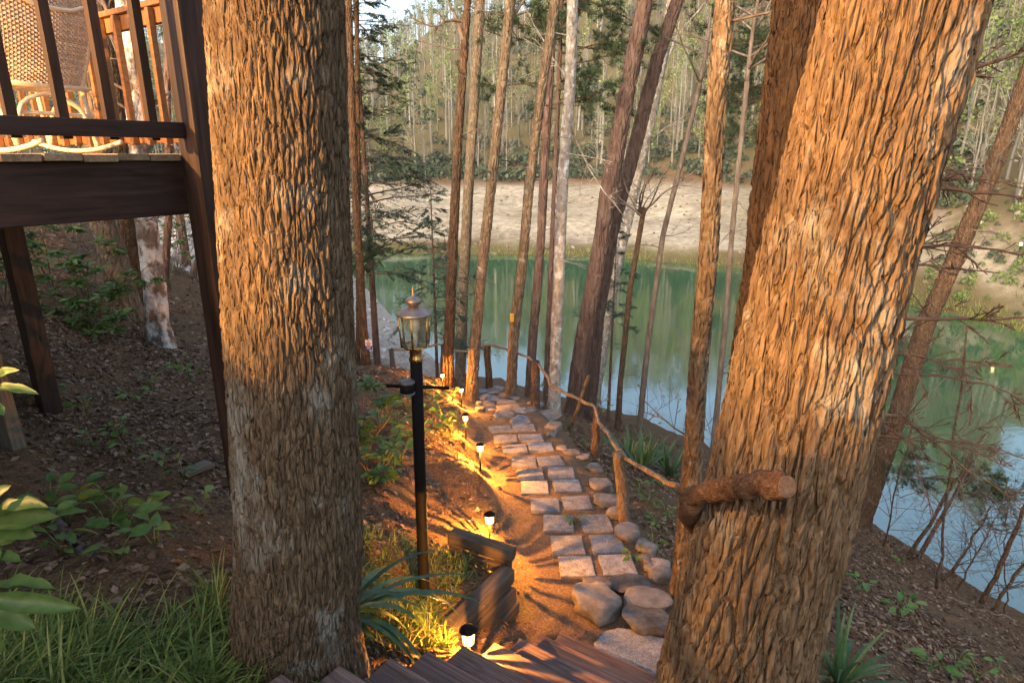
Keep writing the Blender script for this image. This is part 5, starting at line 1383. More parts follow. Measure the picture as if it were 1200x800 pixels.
# ------------------------------------------------------------------ path lights, lit
M['path_glow'] = emit_glass('lit_path_lamp_glass', (1.0, 0.66, 0.26), 6.0, 0.35)
PL = [((548, 757), 3.72, 0.118, 'nearest lit path light, beside the wooden stairs', 13),
      ((574, 641), 5.45, 0.105, 'second lit path light, just beyond the timber corner', 16),
      ((563, 551), 7.6, 0.10, 'third lit path light, halfway along the path', 16),
      ((546, 514), 8.9, 0.095, 'fourth lit path light, on the mossy bank before the trunks', 14),
      ((541, 476), 10.6, 0.095, 'fifth lit path light, next to the foot of the tilted trunk', 14),
      ((519, 458), 11.8, 0.09, 'farthest lit path light, right behind the lamp post', 12)]
for k, (bp, dd_, hw, lab, pw) in enumerate(PL):
    b = G(*bp)
    hh = 0.345
    if k == 0:
        b = at(549, 752, 3.72); b[2] = gp(b[0], b[1])[2]; topp = at(549, 728, 3.72); hh = topp[2] - b[2]
    t = thing('path_light', lab, 'path light', b)
    r = hw / 2; up_ = np.array([0, 0, hh])
    top = b + up_
    s = r / 0.06
    m = MB(); m.tube([b - np.array([0, 0, 0.08]), top - np.array([0, 0, 0.118 * s])], 0.009, 8); m.build('stake', M['black'], t)
    m = MB(); lathe(m, [(0.001, 0.0), (0.022 * s, -0.002 * s), (0.03 * s, -0.006 * s), (0.033 * s, -0.010 * s), (0.050 * s, -0.022 * s), (0.055 * s, -0.029 * s), (0.052 * s, -0.033 * s), (0.001, -0.028 * s)], top, 24); m.build('cap', M['black'], t)
    m = MB(); lathe(m, [(0.036 * s, -0.118 * s), (0.041 * s, -0.030 * s)], top, 20); m.build('glass', M['path_glow'], t)
    m = MB(); lathe(m, [(0.001, -0.124 * s), (0.014 * s, -0.122 * s), (0.016 * s, -0.116 * s), (0.001, -0.114 * s)], top, 20); m.build('base_ring', M['black'], t)
    rs = np.random.RandomState(700 + k)
    m = MB()
    for q in range(6):
        a = q * math.pi / 3 + 0.3
        m.tube([top + np.array([0.038 * s * math.cos(a), 0.038 * s * math.sin(a), -0.119 * s]), top + np.array([0.043 * s * math.cos(a), 0.043 * s * math.sin(a), -0.034 * s])], 0.0022 * s, 5)
    m.build('cage', M['black'], t)
    m = MB()                                # moulded ribs in the glass throw the streaks
    for q in range(22):
        a = rs.rand() * 6.283; rr = rs.uniform(0.0008, 0.0036) * s
        m.tube([top + np.array([0.034 * s * math.cos(a), 0.034 * s * math.sin(a), -0.117 * s]), top + np.array([0.039 * s * math.cos(a + rs.normal(0, .08)), 0.039 * s * math.sin(a), -0.035 * s])], rr, 4)
    m.build('glass_ribs', M['cane'], t)
    l = bpy.data.lights.new('path_lamp', 'POINT'); l.energy = pw * 4.6; l.color = (1.0, 0.37, 0.045); l.shadow_soft_size = 0.0012
    o = bpy.data.objects.new('lamp', l); C.objects.link(o); o.location = Vector(top - np.array([0, 0, 0.070 * s])); par(o, t)
# ------------------------------------------------------------------ plants
def blade(mb, base, d, L, w, droop, n=6, fold=0.0):
    d = np.array(d, float); d /= np.linalg.norm(d)
    side = np.cross(d, [0, 0, 1.0]); side /= np.linalg.norm(side) + 1e-9
    p = np.array(base, float); A, B_ = [], []
    for k in range(n):
        u = k / (n - 1)
        ww = w * (1 - u ** 2.2) * (0.75 + 0.5 * min(1, u * 3)) / 2 + 0.0004
        A.append(p - side * ww); B_.append(p + side * ww)
        d = d + np.array([0, 0, -droop / n]); d /= np.linalg.norm(d)
        p = p + d * L / (n - 1)
    mb.add(np.array(A + B_), [[i, i + 1, n + i + 1, n + i] for i in range(n - 1)])
def tuft(mb, rs, base, nb, L, w, spread=0.6, droop=1.2, n=6, rb=0.04, bias=(0, 0)):
    for k in range(nb):
        a = rs.rand() * 6.283; s = spread * rs.uniform(0.15, 1.0)
        d = np.array([math.cos(a) * s + bias[0], math.sin(a) * s + bias[1], 1.0])
        q = np.array(base) + np.array([math.cos(a), math.sin(a), 0]) * rb * rs.rand() + np.array([0, 0, -0.02])
        blade(mb, q, d, L * rs.uniform(0.55, 1.15), w * rs.uniform(0.7, 1.2), droop * rs.uniform(0.5, 1.5), n)
rs = np.random.RandomState(500)
def yucca(name, label, base, nb, L, w, seed, spread=1.1, droop=0.9, bias=(0, 0), cat='plant', group=None):
    r_ = np.random.RandomState(seed)
    m = MB(); tuft(m, r_, base, nb, L, w, spread, droop, 8, 0.05, bias)
    o = m.build(name, M['leaf_yucca']); o.location = (0, 0, 0)
    return tag(o, label, cat, group)
b = gp(-0.93, 2.93)
yucca('yucca', 'strap-leaved dark green yucca at the foot of the large left trunk', b + np.array([0, 0, 0.08]), 30, 0.78, 0.036, 1, 1.3, 2.4, (0.6, 0.0))
yucca('yucca', 'arching strap-leaved plant at the right of the massive trunk base', G(985, 800), 34, 0.62, 0.03, 2, 1.2, 1.6, (0.25, 0))
for k, (px, py) in enumerate([(735, 540), (758, 534), (775, 545), (752, 552), (785, 556)]):
    yucca('yucca', ['leftmost', 'rear', 'middle', 'front', 'rightmost'][k] + ' yucca of the clump beyond the branch handrail', G(px, py), 26, 0.55, 0.04, 10 + k, 1.1, 0.8, group='yuccas beyond the handrail')
# grass at the lower left: one mass
m = MB()
for k in range(520):
    px = rs.uniform(-60, 345); py = rs.uniform(742, 850) if px < 200 else rs.uniform(735, 835)
    if rs.rand() > sstep(700, 770, np.array(py + 40 * math.sin(px * 0.03))): continue
    p = G(px, py)
    tuft(m, rs, p, 10, rs.uniform(0.16, 0.38), 0.008, 0.9, 1.8, 7, 0.05)
for (px, py) in [(262, 735), (250, 715), (272, 720), (258, 700), (285, 745), (240, 740)]:
    tuft(m, rs, G(px, py), 26, 0.28, 0.007, 0.6, 1.1, 6, 0.06)
tag(m.build('grass', M['leaf_blade']), 'long arching green grass in the lower left corner', 'grass', kind='stuff')
# lily-turf in the raised bed
def near_timber(p, w=0.15):
    e = BED_CORNER[:2] - BED_NEAR[:2]; t = np.clip((np.asarray(p)[:2] - BED_NEAR[:2]) @ e / (e @ e), -0.1, 1.1)
    return np.linalg.norm(np.asarray(p)[:2] - BED_NEAR[:2] - t * e) < w
m = MB()
for k in range(900):
    u = rs.rand(2)
    x = rs.uniform(-1.35, 0.0); y = rs.uniform(3.0, 4.5)
    if not in_poly(BED_POLY, np.array([x]), np.array([y]))[0]: continue
    if rs.rand() < 0.25 or near_timber((x, y)): continue
    tuft(m, rs, gp(x, y), 7, rs.uniform(0.08, 0.17), 0.007, 0.8, 1.3, 5, 0.03)
for k in range(75):
    q = G(rs.uniform(440, 530), rs.uniform(705, 768))
    if not near_timber(q, 0.12): tuft(m, rs, q, 8, 0.17, 0.006, 0.8, 1.2, 5, 0.03)
tag(m.build('lily_turf', M['leaf_blade']), 'grassy lily-turf filling the timber-edged bed around the lamp post', 'ground cover', kind='stuff')

ORD = ['leftmost', 'second from left', 'third from left', 'fourth from left', 'fifth from left', 'sixth from left', 'seventh from left', 'eighth from left', 'ninth from left', 'tenth from left', 'eleventh from left', 'twelfth from left', 'thirteenth from left', 'fourteenth from left', 'fifteenth from left', 'sixteenth from left', 'seventeenth from left', 'eighteenth from left']
# broad-leaved seedlings
def leaves_at(mb, rs, P, Ddir, L, w, bend=0.15, up=None):
    U = rdirs(rs, len(P), 2.0) if up is None else up
    sc = np.column_stack([L, w, L])
    mb.scatter(LEAF9_V, LEAF9_F, rot_mats(Ddir, U, sc), P)
_n9 = 7
_u = np.linspace(0, 1, _n9); _w = np.sin(np.pi * _u ** 0.85) ** 0.8 * 0.5
LEAF9_V = np.concatenate([np.column_stack([_u, _w, 0.10 * _w * 2 - 0.22 * _u ** 2]), np.column_stack([_u, 0 * _u, -0.22 * _u ** 2]), np.column_stack([_u, -_w, 0.10 * _w * 2 - 0.22 * _u ** 2])])
LEAF9_F = np.array([[i, i + 1, _n9 + i + 1, _n9 + i] for i in range(_n9 - 1)] + [[_n9 + i, _n9 + i + 1, 2 * _n9 + i + 1, 2 * _n9 + i] for i in range(_n9 - 1)])
def seedling(px, py, n, L, label, group, seed, name='seedling_plant', mat='leaf_bright', h=0.14):
    r_ = np.random.RandomState(seed); b = G(px, py)
    t = thing(name, label, 'plant', b, group)
    sm, lm = MB(), MB(); P, D_ = [], []
    for k in range(n):
        a = r_.rand() * 6.283; hh = h * r_.uniform(0.5, 1.2)
        tip = b + np.array([math.cos(a) * 0.07, math.sin(a) * 0.07, hh])
        sm.tube(np.array([b - np.array([0, 0, 0.02]), b + (tip - b) * 0.5 + np.array([0, 0, 0.02]), tip]), 0.0028, 4)
        P.append(tip); D_.append((math.cos(a), math.sin(a), r_.uniform(-0.1, 0.5)))
    LL = L * r_.uniform(0.7, 1.2, n)
    leaves_at(lm, r_, np.array(P), np.array(D_), LL, LL * 0.5)
    sm.build('stem', M['leaf_blade'], t); lm.build('leaves', M[mat], t)
sd = [(55, 628), (80, 615), (128, 618), (142, 600), (150, 625), (165, 612), (182, 640), (112, 600), (95, 590), (140, 655), (75, 650), (62, 600)]
for k, (px, py) in enumerate(sorted(sd)):
    seedling(px, py, 6, 0.115, 'broad-leaved green seedling on the bare slope below the deck, ' + ORD[k], 'seedlings below the deck', 800 + k)
sd = [(130, 520), (150, 530), (112, 525), (140, 510), (210, 435), (225, 445), (175, 455), (60, 470), (100, 485), (160, 470), (215, 560), (238, 605), (190, 545)]
for k, (px, py) in enumerate(sorted(sd)):
    seedling(px, py, 6, 0.09, 'small leafy weed scattered on the slope behind the deck posts, ' + ORD[k], 'weeds behind the deck posts', 830 + k, 'weed', 'leaf_bright', 0.12)
sd = [(500, 462), (512, 470), (488, 470), (505, 482), (520, 492), (478, 480), (515, 505), (528, 512), (466, 500), (480, 515), (455, 520), (470, 540), (445, 505), (495, 520), (450, 545), (530, 470), (463, 560)]
for k, (px, py) in enumerate(sorted(sd)):
    seedling(px, py, 9, 0.13, 'low light-green leafy plant on the bank around the lamp post, ' + ORD[k], 'leafy plants on the lamp post bank', 860 + k, 'bank_plant', 'leaf_bright', 0.16)
sd = [(674, 613), (712, 590), (688, 525), (715, 520), (672, 470), (760, 590), (770, 615), (780, 600), (750, 575), (765, 640), (745, 655), (775, 570)]
for k, (px, py) in enumerate(sorted(sd)):
    seedling(px, py, 8, 0.07, 'tiny bright green weed beside the path and handrail, ' + ORD[k], 'weeds beside the path', 890 + k, 'weed', 'leaf_bright', 0.08)
sd = [(1095, 785), (1110, 792), (1120, 780), (1145, 795), (1170, 790), (1050, 720), (1062, 715), (1055, 660), (1010, 690)]
for k, (px, py) in enumerate(sorted(sd)):
    seedling(px, py, 7, 0.12 if k < 5 else 0.07, 'green broad-leaved plant on the litter slope at the lower right, ' + ORD[k], 'plants on the right slope', 920 + k, 'slope_plant', 'leaf_bright', 0.12)

# rhododendron and other leafy shrubs
def shrub(name, label, base, size, nst, nleaf, L, mat, seed, group=None, wr=0.36):
    r_ = np.random.RandomState(seed)
    t = thing(name, label, 'shrub', base, group)
    sm, lm = MB(), MB(); tips = []
    for k in range(nst):
        a = r_.rand() * 6.283
        d = np.array([math.cos(a) * r_.uniform(0.1, 0.9), math.sin(a) * r_.uniform(0.1, 0.9), 1.0])
        twiggy(sm, r_, limb(r_, base - np.array([0, 0, 0.05]), d, size * r_.uniform(0.6, 1.15), 8, 0.0, 0.16), 0.012, 2, 5, 0.5, 4, 0.003, 0.25, tips)
    tips = [tips[r_.randint(len(tips))] for _ in range(max(1, nleaf // 6))] if len(tips) > nleaf // 6 else tips
    P, D_ = [], []
    for p, d in tips:
        d = d / np.linalg.norm(d)
        for q in range(6):
            a = q * 1.047 + r_.rand()
            e = np.array([math.cos(a), math.sin(a), r_.uniform(-0.35, 0.35)]) + d * 0.3
            P.append(p - d * 0.01 * q); D_.append(e)
    P = np.array(P); D_ = np.array(D_); LL = L * r_.uniform(0.65, 1.2, len(P))
    leaves_at(lm, r_, P, D_, LL, LL * wr)
    sm.build('stems', M['bark_twig'], t)['kind'] = 'stuff'; lm.build('leaves', M[mat], t)['kind'] = 'stuff'
    return t
for k, (px, py, Y, sz, lab) in enumerate([
    (20, 420, 7.5, 1.6, 'rhododendron thicket under the deck at the left edge'), (75, 400, 9.0, 1.9, 'rhododendron right of the rear deck post'),
    (-30, 400, 8.5, 2.0, 'tall rhododendron at the far left under the deck beam'), (110, 395, 8.2, 1.3, 'loose leafy shrub in front of the brown trunk under the deck'),
    (45, 380, 11.5, 2.2, 'rhododendron farther up the slope under the deck'), (130, 405, 7.6, 0.9, 'low leafy shrub at the foot of the mottled trunk'),
    (100, 370, 14.0, 2.4, 'distant rhododendron between the deck posts'), (215, 380, 15.0, 2.2, 'distant shrub in the gap right of the corner post'), (5, 300, 16, 3.0, 'large distant rhododendron at the left edge')]):
    q = aty(px, py, Y); shrub('rhododendron', lab, gp(q[0], Y), sz, 8, 620, 0.125, 'rhodo' if k not in (3, 5) else 'leaf_green', 950 + k)
q = aty(425, 500, 5.6); shrub('leafy_shrub', 'leafy green shrub peeking out right of the large left trunk', gp(q[0], 5.6), 0.85, 6, 150, 0.13, 'leaf_green', 970, None, 0.45)
q = aty(440, 560, 5.0); shrub('leafy_shrub', 'small drooping shrub between the large left trunk and the lamp post', gp(q[0], 5.0), 0.5, 5, 90, 0.12, 'leaf_green', 971, None, 0.4)
for k, (px, py, Y, sz, lab) in enumerate([(700, 470, 15.5, 1.4, 'budding bare shrub behind the pines'), (755, 480, 18, 2.4, 'budding shrub on the shore right of the yucca patch'), (800, 500, 17, 2.6, 'budding shrub on the shore left of the knotted trunk'), (850, 520, 14, 2.6, 'budding shrub between the knotted and massive trunks'), (640, 460, 16, 1.4, 'budding shrub behind the tan trunk')]):
    q = aty(px, py, Y); shrub('budding_shrub', lab, gp(q[0], Y), sz, 5, 60, 0.07, 'leaf_spring', 980 + k, None, 0.5)

# bare brush along the right shore
for k, (px, py, tpx, tpy, rr, lab) in enumerate([
    (1062, 652, 1155, 508, 0.05, 'crooked bare sapling leaning over the water, nearest the massive trunk'),
    (1098, 690, 1133, 380, 0.026, 'tall thin upright bare sapling on the right shore'),
    (1105, 680, 1162, 592, 0.035, 'short broken bare stem on the right shore'),
    (1150, 705, 1225, 540, 0.055, 'thick dark leaning bare sapling at the right edge'),
    (1160, 712, 1240, 600, 0.038, 'thinner dark leaning sapling right of the thick one'),
    (1120, 690, 1165, 610, 0.02, 'slender bare shoot behind the broken stem'),
    (1035, 640, 1075, 470, 0.02, 'twiggy bare shoot close to the massive trunk'),
    (1180, 720, 1180, 560, 0.016, 'twiggy upright shoot at the lower right edge')]):
    r_ = np.random.RandomState(1200 + k)
    b = G(px, py); tpt = aty(tpx, tpy, b[1] - 0.4)
    t = thing('bare_sapling', lab, 'sapling', b)
    P = spline(np.array([b - np.array([0, 0, 0.1]), b + (tpt - b) * 0.5 + r_.normal(0, 0.10, 3), tpt]), 14); P[1:-1] += r_.normal(0, 0.02, P[1:-1].shape)
    m = MB(); m.tube(P, np.linspace(rr, rr * 0.45, 14), 8, True, 0, 0.12, k); m.build('trunk', M['bark_dark'], t)
    m = MB()
    for q in range(15):
        u = r_.uniform(0.15, 1.0); p = P[min(13, int(u * 13))]
        twiggy(m, r_, limb(r_, p, r_.normal(0, 0.6, 3) + np.array([0, 0, 0.6]), r_.uniform(0.6, 1.6), 7), 0.010, 2, 5, 0.55, 4, 0.0028)
    m.build('branches', M['bark_twig'], t)

# rhododendron sprig that hangs into the picture at the left edge
spr = thing('rhododendron_sprig', 'large pale-green rhododendron leaves reaching in at the left edge', 'branch', at(-40, 720, 1.45))
m = MB(); m.tube(spline(np.array([at(-60, 900, 1.5), at(-35, 720, 1.42), at(-20, 610, 1.38), at(-12, 460, 1.40), at(-14, 380, 1.42)]), 16), np.linspace(0.008, 0.004, 16), 8); m.build('stem', M['bark_twig'], spr)
r_ = np.random.RandomState(9)
for k, (x0, y0, x1, y1, w) in enumerate([(-22, 612, 50, 592, 24), (-22, 618, 56, 614, 26), (-20, 615, 34, 634, 24), (-22, 660, 22, 655, 20), (-28, 695, 62, 686, 22), (-30, 700, 82, 727, 23), (-30, 705, 34, 742, 24), (-14, 455, 40, 464, 12), (-14, 445, 17, 436, 12), (-20, 600, 8, 570, 20), (-28, 690, -4, 650, 24), (-16, 640, 20, 632, 18), (-30, 700, -6, 770, 28), (-14, 470, 4, 486, 12)]):
    A, B_ = at(x0, y0, 1.42), at(x1, y1, 1.36 + 0.06 * r_.rand())
    L = np.linalg.norm(B_ - A); lm = MB()
    nn = 12; uu = np.linspace(0, 1, nn); ww = np.sin(np.pi * uu ** 1.25) ** 0.7 * 0.5
    und = 0.03 * np.sin(uu * 19 + k) * ww * 2
    arch = -0.30 * uu ** 2 + 0.10 * uu; side_w = 0.03 * vn(uu * 4, k * 3.1, 0, 2)
    LV = np.concatenate([np.column_stack([uu, ww + side_w, arch + 0.16 * ww + und]), np.column_stack([uu, side_w, arch - 0.03]), np.column_stack([uu, -ww + side_w, arch + 0.16 * ww - und])])
    LF = np.array([[i, i + 1, nn + i + 1, nn + i] for i in range(nn - 1)] + [[nn + i, nn + i + 1, 2 * nn + i + 1, 2 * nn + i] for i in range(nn - 1)])
    lm.scatter(LV, LF, rot_mats([B_ - A + np.array([0, 0, 0.16 * L])], [np.array([0.25 * r_.normal(), -0.55 + 0.3 * r_.normal(), 0.8])], np.array([[L, w / FPX * 1.42 * 1.02, L]])), [A])
    lm.build('leaf', M['leaf_near'], spr)

# ------------------------------------------------------------------ litter on the ground
LIT_V = np.array([(-0.5, 0, 0.0), (0, -0.32, 0.12), (0.5, 0.02, 0.02), (0.05, 0.30, 0.14)]); LIT_F = np.array([[0, 1, 2], [0, 2, 3]])
def slope_n(x, y):
    e = 0.05; return np.stack([-(gq(x + e, y) - gq(x - e, y)) / (2 * e), -(gq(x, y + e) - gq(x, y - e)) / (2 * e), np.ones_like(x)], -1)
m = MB()
def litter(n, x0, x1, y0, y1, s0, s1, keep=None):
    x = nrs.uniform(x0, x1, n); y = nrs.uniform(y0, y1, n)
    k = lake_d(x, y) > 0.2
    dpp = np.full(n, 9.0)
    for i in range(len(PATH) - 1):
        a, b = PATH[i], PATH[i + 1]; e = b[:2] - a[:2]
        t = np.clip(((x - a[0]) * e[0] + (y - a[1]) * e[1]) / (e @ e), 0, 1)
        dpp = np.minimum(dpp, np.hypot(x - a[0] - t * e[0], y - a[1] - t * e[1]))
    k &= (dpp > 0.75) | (nrs.rand(n) < 0.06)
    k &= nrs.rand(n) < np.clip(0.62 + 0.7 * fbm(x * 0.8, y * 0.8, 0, 3, 77), 0.12, 1)
    Fs = (x - P0[0]) * UF[0] + (y - P0[1]) * UF[1]; Rs = (x - P0[0]) * UR[0] + (y - P0[1]) * UR[1]
    k &= ~((Rs > 1.1) & (Rs < 2.6) & (Fs < 1.7))
    x, y = x[k], y[k]
    N_ = slope_n(x, y); N_ /= np.linalg.norm(N_, axis=1)[:, None]
    up_ = N_ + nrs.normal(0, 0.30, N_.shape)
    L = nrs.uniform(s0, s1, len(x))
    m.scatter(LIT_V, LIT_F, rot_mats(np.cross(rdirs(nrs, len(x)), up_), up_, np.column_stack([L, L, L])), np.column_stack([x, y, gq(x, y) + 0.006]))
litter(34000, -6, 0.3, 1.6, 9, 0.03, 0.08)
litter(30000, -5, 4, 1.8, 8, 0.012, 0.035)
litter(40000, 0.8, 6, 2.2, 10, 0.035, 0.08)
litter(30000, -10, 11, 7, 20, 0.05, 0.11)
litter(20000, 5, 12, 3, 14, 0.045, 0.09)
tag(m.build('leaf_litter', M['litter'], None, False), 'brown fallen leaves strewn over the slopes', 'leaf litter', kind='stuff')
m = MB(); n = 9000
x = np.concatenate([nrs.uniform(-2.2, 1.4, n), nrs.uniform(-4, 2, n // 2)]); y = np.concatenate([nrs.uniform(3.6, 9, n), nrs.uniform(2, 12, n // 2)])
k = ~((((x - P0[0]) * UR[0] + (y - P0[1]) * UR[1]) > 1.1) & (((x - P0[0]) * UF[0] + (y - P0[1]) * UF[1]) < 1.7)); x, y = x[k], y[k]
a = nrs.rand(len(x)) * 6.28
m.scatter(np.array([(-0.5, -0.5, 0), (0.5, -0.5, 0), (0.5, 0.5, 0.0), (-0.5, 0.5, 0)]), CARD_F, rot_mats(np.column_stack([np.cos(a), np.sin(a), nrs.normal(0, 0.12, len(x))]), None, np.column_stack([nrs.uniform(0.03, 0.11, len(x)), np.full(len(x), 0.0022), np.full(len(x), 0.002)])), np.column_stack([x, y, gq(x, y) + 0.008]))
tag(m.build('pine_straw', M['straw'], None, False), 'scattered tan pine needles and twigs on the path bank', 'pine straw', kind='stuff')
# pebbles and stones of the pale bank
m = MB(); ico = bmesh.new(); bmesh.ops.create_icosphere(ico, subdivisions=1, radius=0.5); iv = np.array([v.co[:] for v in ico.verts]); ifc = np.array([[v.index for v in f.verts] for f in ico.faces]); ico.free()
x = nrs.uniform(-22, -1, 6000); y = nrs.uniform(17, 56, 6000); d_ = lake_d(x, y); k = (d_ > 0.1) & (d_ < 12) & (x < -2.0 - 0.12 * (y - 26)); x, y = x[k][:2200], y[k][:2200]
L = nrs.uniform(0.08, 0.42, len(x)) * nrs.uniform(0.5, 1, len(x))
m.scatter(iv, ifc, rot_mats(rdirs(nrs, len(x)), None, np.column_stack([L, L * 0.8, L * 0.6])), np.column_stack([x, y, gq(x, y)]))
M['pale_stone'] = leaf_mat('pale_bank_stone', (0.22, 0.19, 0.16), (0.42, 0.38, 0.34), (0.62, 0.59, 0.55), 0.9, 0.0)
tag(m.build('bank_stones', M['pale_stone'], None, False), 'pale loose stones covering the bank left of the lake', 'stones', kind='stuff')
M['pebble'] = leaf_mat('soil_pebble', (0.10, 0.08, 0.06), (0.20, 0.165, 0.13), (0.36, 0.31, 0.26), 0.9, 0.0)
m = MB(); x = nrs.uniform(-4.5, 4, 1200); y = nrs.uniform(2, 11, 1200)
k = ~((((x - P0[0]) * UR[0] + (y - P0[1]) * UR[1]) > 1.1) & (((x - P0[0]) * UF[0] + (y - P0[1]) * UF[1]) < 1.7)); x, y = x[k], y[k]; L = nrs.uniform(0.006, 0.034, len(x)) * nrs.rand(len(x)) ** 2 + 0.005
m.scatter(iv, ifc, rot_mats(rdirs(nrs, len(x)), None, np.column_stack([L, L * 0.8, L * 0.7])), np.column_stack([x, y, gq(x, y) + 0.002]))
tag(m.build('pebbles', M['pebble'], None, False), 'small pebbles scattered in the soil and on the path', 'pebbles', kind='stuff')
# sticks and a plank offcut
for k, (x0, y0, x1, y1, r, lab) in enumerate([(20, 432, 240, 480, 0.012, 'long thin fallen stick on the slope under the deck'), (1000, 690, 1130, 735, 0.016, 'fallen branch lying on the slope right of the massive trunk'), (1110, 700, 1195, 728, 0.022, 'pale fallen branch at the lower right shore'), (1130, 745, 1200, 770, 0.014, 'thin fallen branch at the right edge of the slope'), (60, 600, 105, 655, 0.03, 'rotting stick among the seedlings below the deck'), (140, 700, 195, 706, 0.006, 'thin pale twig on bare soil at the lower left')]):
    A, B_ = G(x0, y0), G(x1, y1); u = np.linspace(0, 1, 16)[:, None]; P = A + (B_ - A) * u
    P[:, 2] = gq(P[:, 0], P[:, 1]) + r * 0.7; P[1:-1] += nrs.normal(0, 0.012, P[1:-1].shape)
    m = MB(); m.tube(P, np.linspace(r, r * 0.5, 16), 7, True, 0, 0.2, k)
    for q in range(3): twiggy(m, nrs, limb(nrs, P[4 + 3 * q], (B_ - A) / np.linalg.norm(B_ - A) + nrs.normal(0, 0.4, 3), 0.35, 5), r * 0.4, 1, 2, 0.5, 4, 0.002)
    tag(m.build('fallen_stick', M['rail_bark'] if k in (2, 5) else M['bark_twig']), lab, 'stick')
pw = G(231, 553); board_o = board('plank_offcut', pw + np.array([0, 0, 0.03]), (0.45, 0.85, -0.05), (0.24, 0.12, 0.03), M['grey_post'], None, (0, -0.05, 1), 0.004)
tag(board_o, 'short grey board lying on the slope left of the corner post', 'board')
q = G(14, 522); pst = beam('square_post', (q[0], q[1], q[2] - 0.2), (q[0] - 0.04, q[1], q[2] + 0.75), 0.13, 0.13, M['grey_post'], None, (1, 0, 0), 0.008); tag(pst, 'short weathered olive-grey wooden post at the left edge', 'post')

# ------------------------------------------------------------------ across the lake
b = atz(808, 299, LAKE)
boat = thing('small_boat', 'small white and blue boat drawn up at the far shore', 'boat', b)
m = MB()
st_ = np.linspace(-1, 1, 9); Lh = 1.9
rows = []
for s in st_:
    hw = 0.62 * (1 - max(0, s) ** 2.4 * 0.95) ; rows.append([(s * Lh, -hw, 0.50 + 0.12 * max(0, s)), (s * Lh, -hw * 0.75, 0.05), (s * Lh, 0, -0.1), (s * Lh, hw * 0.75, 0.05), (s * Lh, hw, 0.50 + 0.12 * max(0, s))])
V = np.array(rows).reshape(-1, 3) + b
m.add(V, [[i * 5 + j, i * 5 + j + 1, i * 5 + j + 6, i * 5 + j + 5] for i in range(8) for j in range(4)]); m.add(V[:5], [[0, 1, 2, 4]]); m.build('hull', M['white'], boat)
M['pale_blue'] = simple('pale_blue_paint', (0.22, 0.32, 0.42), 0.5)
m = MB(); m.add(np.array([rows[i][j] for i in range(9) for j in (0, 4)]) * np.array([1, 0.9, 1]) + b - np.array([0, 0, 0.06]), [[i * 2, i * 2 + 1, i * 2 + 3, i * 2 + 2] for i in range(8)]); m.build('deck', M['pale_blue'], boat)
board('cabin', b + np.array([-0.3, 0, 0.75]), (1, 0, 0), (1.1, 0.8, 0.5), M['white'], boat, (0, 0, 1), 0.08)
board('windscreen', b + np.array([0.28, 0, 0.78]), (1, 0, 0.0), (0.06, 0.72, 0.3), M['glass_dark'], boat, (0, 0, 1), 0.01)
# far lamp
b = G(1191, 310); tp_ = at(1191, 287, b[1] * CP - b[2] * SP)
t = thing('yard_lamp', 'distant lit yard lamp on a pole on the far right bank', 'lamp', b)
m = MB(); m.tube([b - np.array([0, 0, 0.2]), [b[0], b[1], tp_[2]]], 0.035, 8); m.build('pole', M['black'], t)
m = MB(); lathe(m, [(0.03, -0.1), (0.08, -0.07), (0.08, 0.07), (0.03, 0.1)], (b[0], b[1], tp_[2] + 0.1), 12); m.build('globe', M['path_glow'], t)
# small white box on the far right bank
b = G(1147, 262)
t = thing('utility_box', 'tiny white box with a dark band on the far right bank', 'box', b)
board('body', b + np.array([0, 0, 0.22]), (1, 0, 0), (0.42, 0.3, 0.5), M['white'], t, (0, 0, 1), 0.02)
board('band', b + np.array([0, -0.005, 0.3]), (1, 0, 0), (0.425, 0.31, 0.1), M['glass_dark'], t, (0, 0, 1), 0.01)

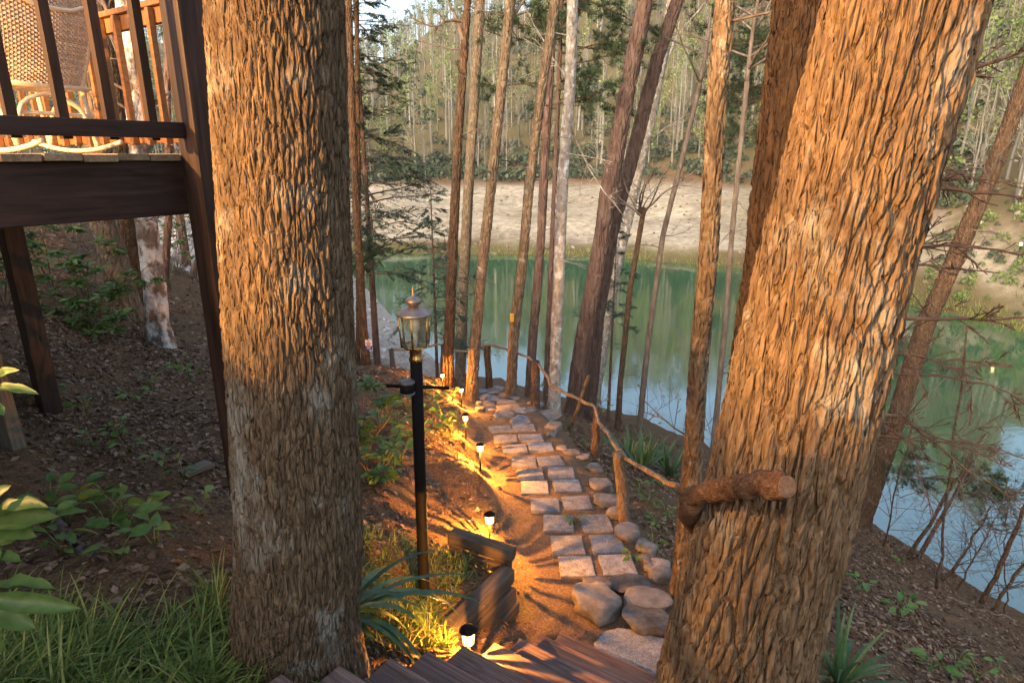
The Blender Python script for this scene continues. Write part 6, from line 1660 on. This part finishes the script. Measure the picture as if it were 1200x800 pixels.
# shrubs and brush on the far right bank, and along the far waterline
r_ = np.random.RandomState(66); n_s = 0
m = MB()
while n_s < 90:
    px, py = r_.uniform(1085, 1240), r_.uniform(215, 385)
    b = G(px, py); n_s += 1
    if lake_d(b[:1], b[1:2])[0] < 1.5: continue
    tmb, cmb = LIGHT['shrub'][n_s % 3]; sc = r_.uniform(0.12, 0.42)
    for part, mi in ((tmb, 0), (cmb, 2 if n_s % 4 else 3)):
        V = np.concatenate(part.v) * sc * np.array([1, 1, 1.2]) + b; b0 = m.n
        m.v.append(V); m.n += len(V)
        for f, _ in part.f: m.f.append((f + b0, mi))
tag(m.build('far_brush', WM, None, False), 'low budding brush covering the far right bank', 'brush', kind='stuff')
m = MB()
for k in range(900):
    u = r_.rand(); i0 = r_.randint(16, 23); a, b = LAKE_POLY[i0], LAKE_POLY[(i0 + 1) % len(LAKE_POLY)]
    q = a + (b - a) * u; nrm = np.array([(b - a)[1], -(b - a)[0]]); nrm /= np.linalg.norm(nrm)
    if lake_d(np.array([q[0] + nrm[0]]), np.array([q[1] + nrm[1]]))[0] < 0: nrm = -nrm
    q = q + nrm * abs(r_.normal(0.2, 1.3)); z = float(gz(np.array([q[0]]), np.array([q[1]]))[0])
    tuft(m, r_, (q[0], q[1], z), 4, r_.uniform(0.25, 0.7), 0.03, 0.6, 1.0, 3, 0.25)
tag(m.build('shore_grass', M['leaf_spring']), 'tufts of olive grass along the far waterline', 'grass', kind='stuff')
# clods, stones and weeds scattered on the far bank
m = MB(); x = r_.uniform(-60, 60, 9000); y = r_.uniform(40, 115, 9000); d_ = lake_d(x, y); k = (d_ > 0.3) & (d_ < 40) & (np.hypot(x, y) > 45); x, y = x[k][:2600], y[k][:2600]
L = 0.12 + 0.5 * r_.rand(len(x)) ** 3
m.scatter(iv, ifc[::1], rot_mats(rdirs(r_, len(x)), None, np.column_stack([L, L * 0.8, L * 0.45])), np.column_stack([x, y, gz(x, y) + 0.02]))
tag(m.build('bank_clods', M['pebble'], None, False), 'clods and stones scattered over the far bank', 'clods', kind='stuff')
# ------------------------------------------------------------------ air
n = N('lake_haze'); n.t.nodes.remove(n.b)
pvn = n.new('ShaderNodeVolumePrincipled'); pvn.inputs['Density'].default_value = 0.0003; pvn.inputs['Color'].default_value = (0.93, 0.95, 0.97, 1)
n.l(pvn.outputs[0], n.out.inputs['Volume'])
m = MB(); x0, x1, y0, y1, z0, z1 = -420.0, 420.0, -60.0, 560.0, -14.0, 130.0
m.add([(x0, y0, z0), (x1, y0, z0), (x1, y1, z0), (x0, y1, z0), (x0, y0, z1), (x1, y0, z1), (x1, y1, z1), (x0, y1, z1)], [[3, 2, 1, 0], [4, 5, 6, 7], [0, 1, 5, 4], [1, 2, 6, 5], [2, 3, 7, 6], [3, 0, 4, 7]])
tag(m.build('haze', n.m, None, False), 'thin evening haze over the lake valley', 'haze', kind='stuff')
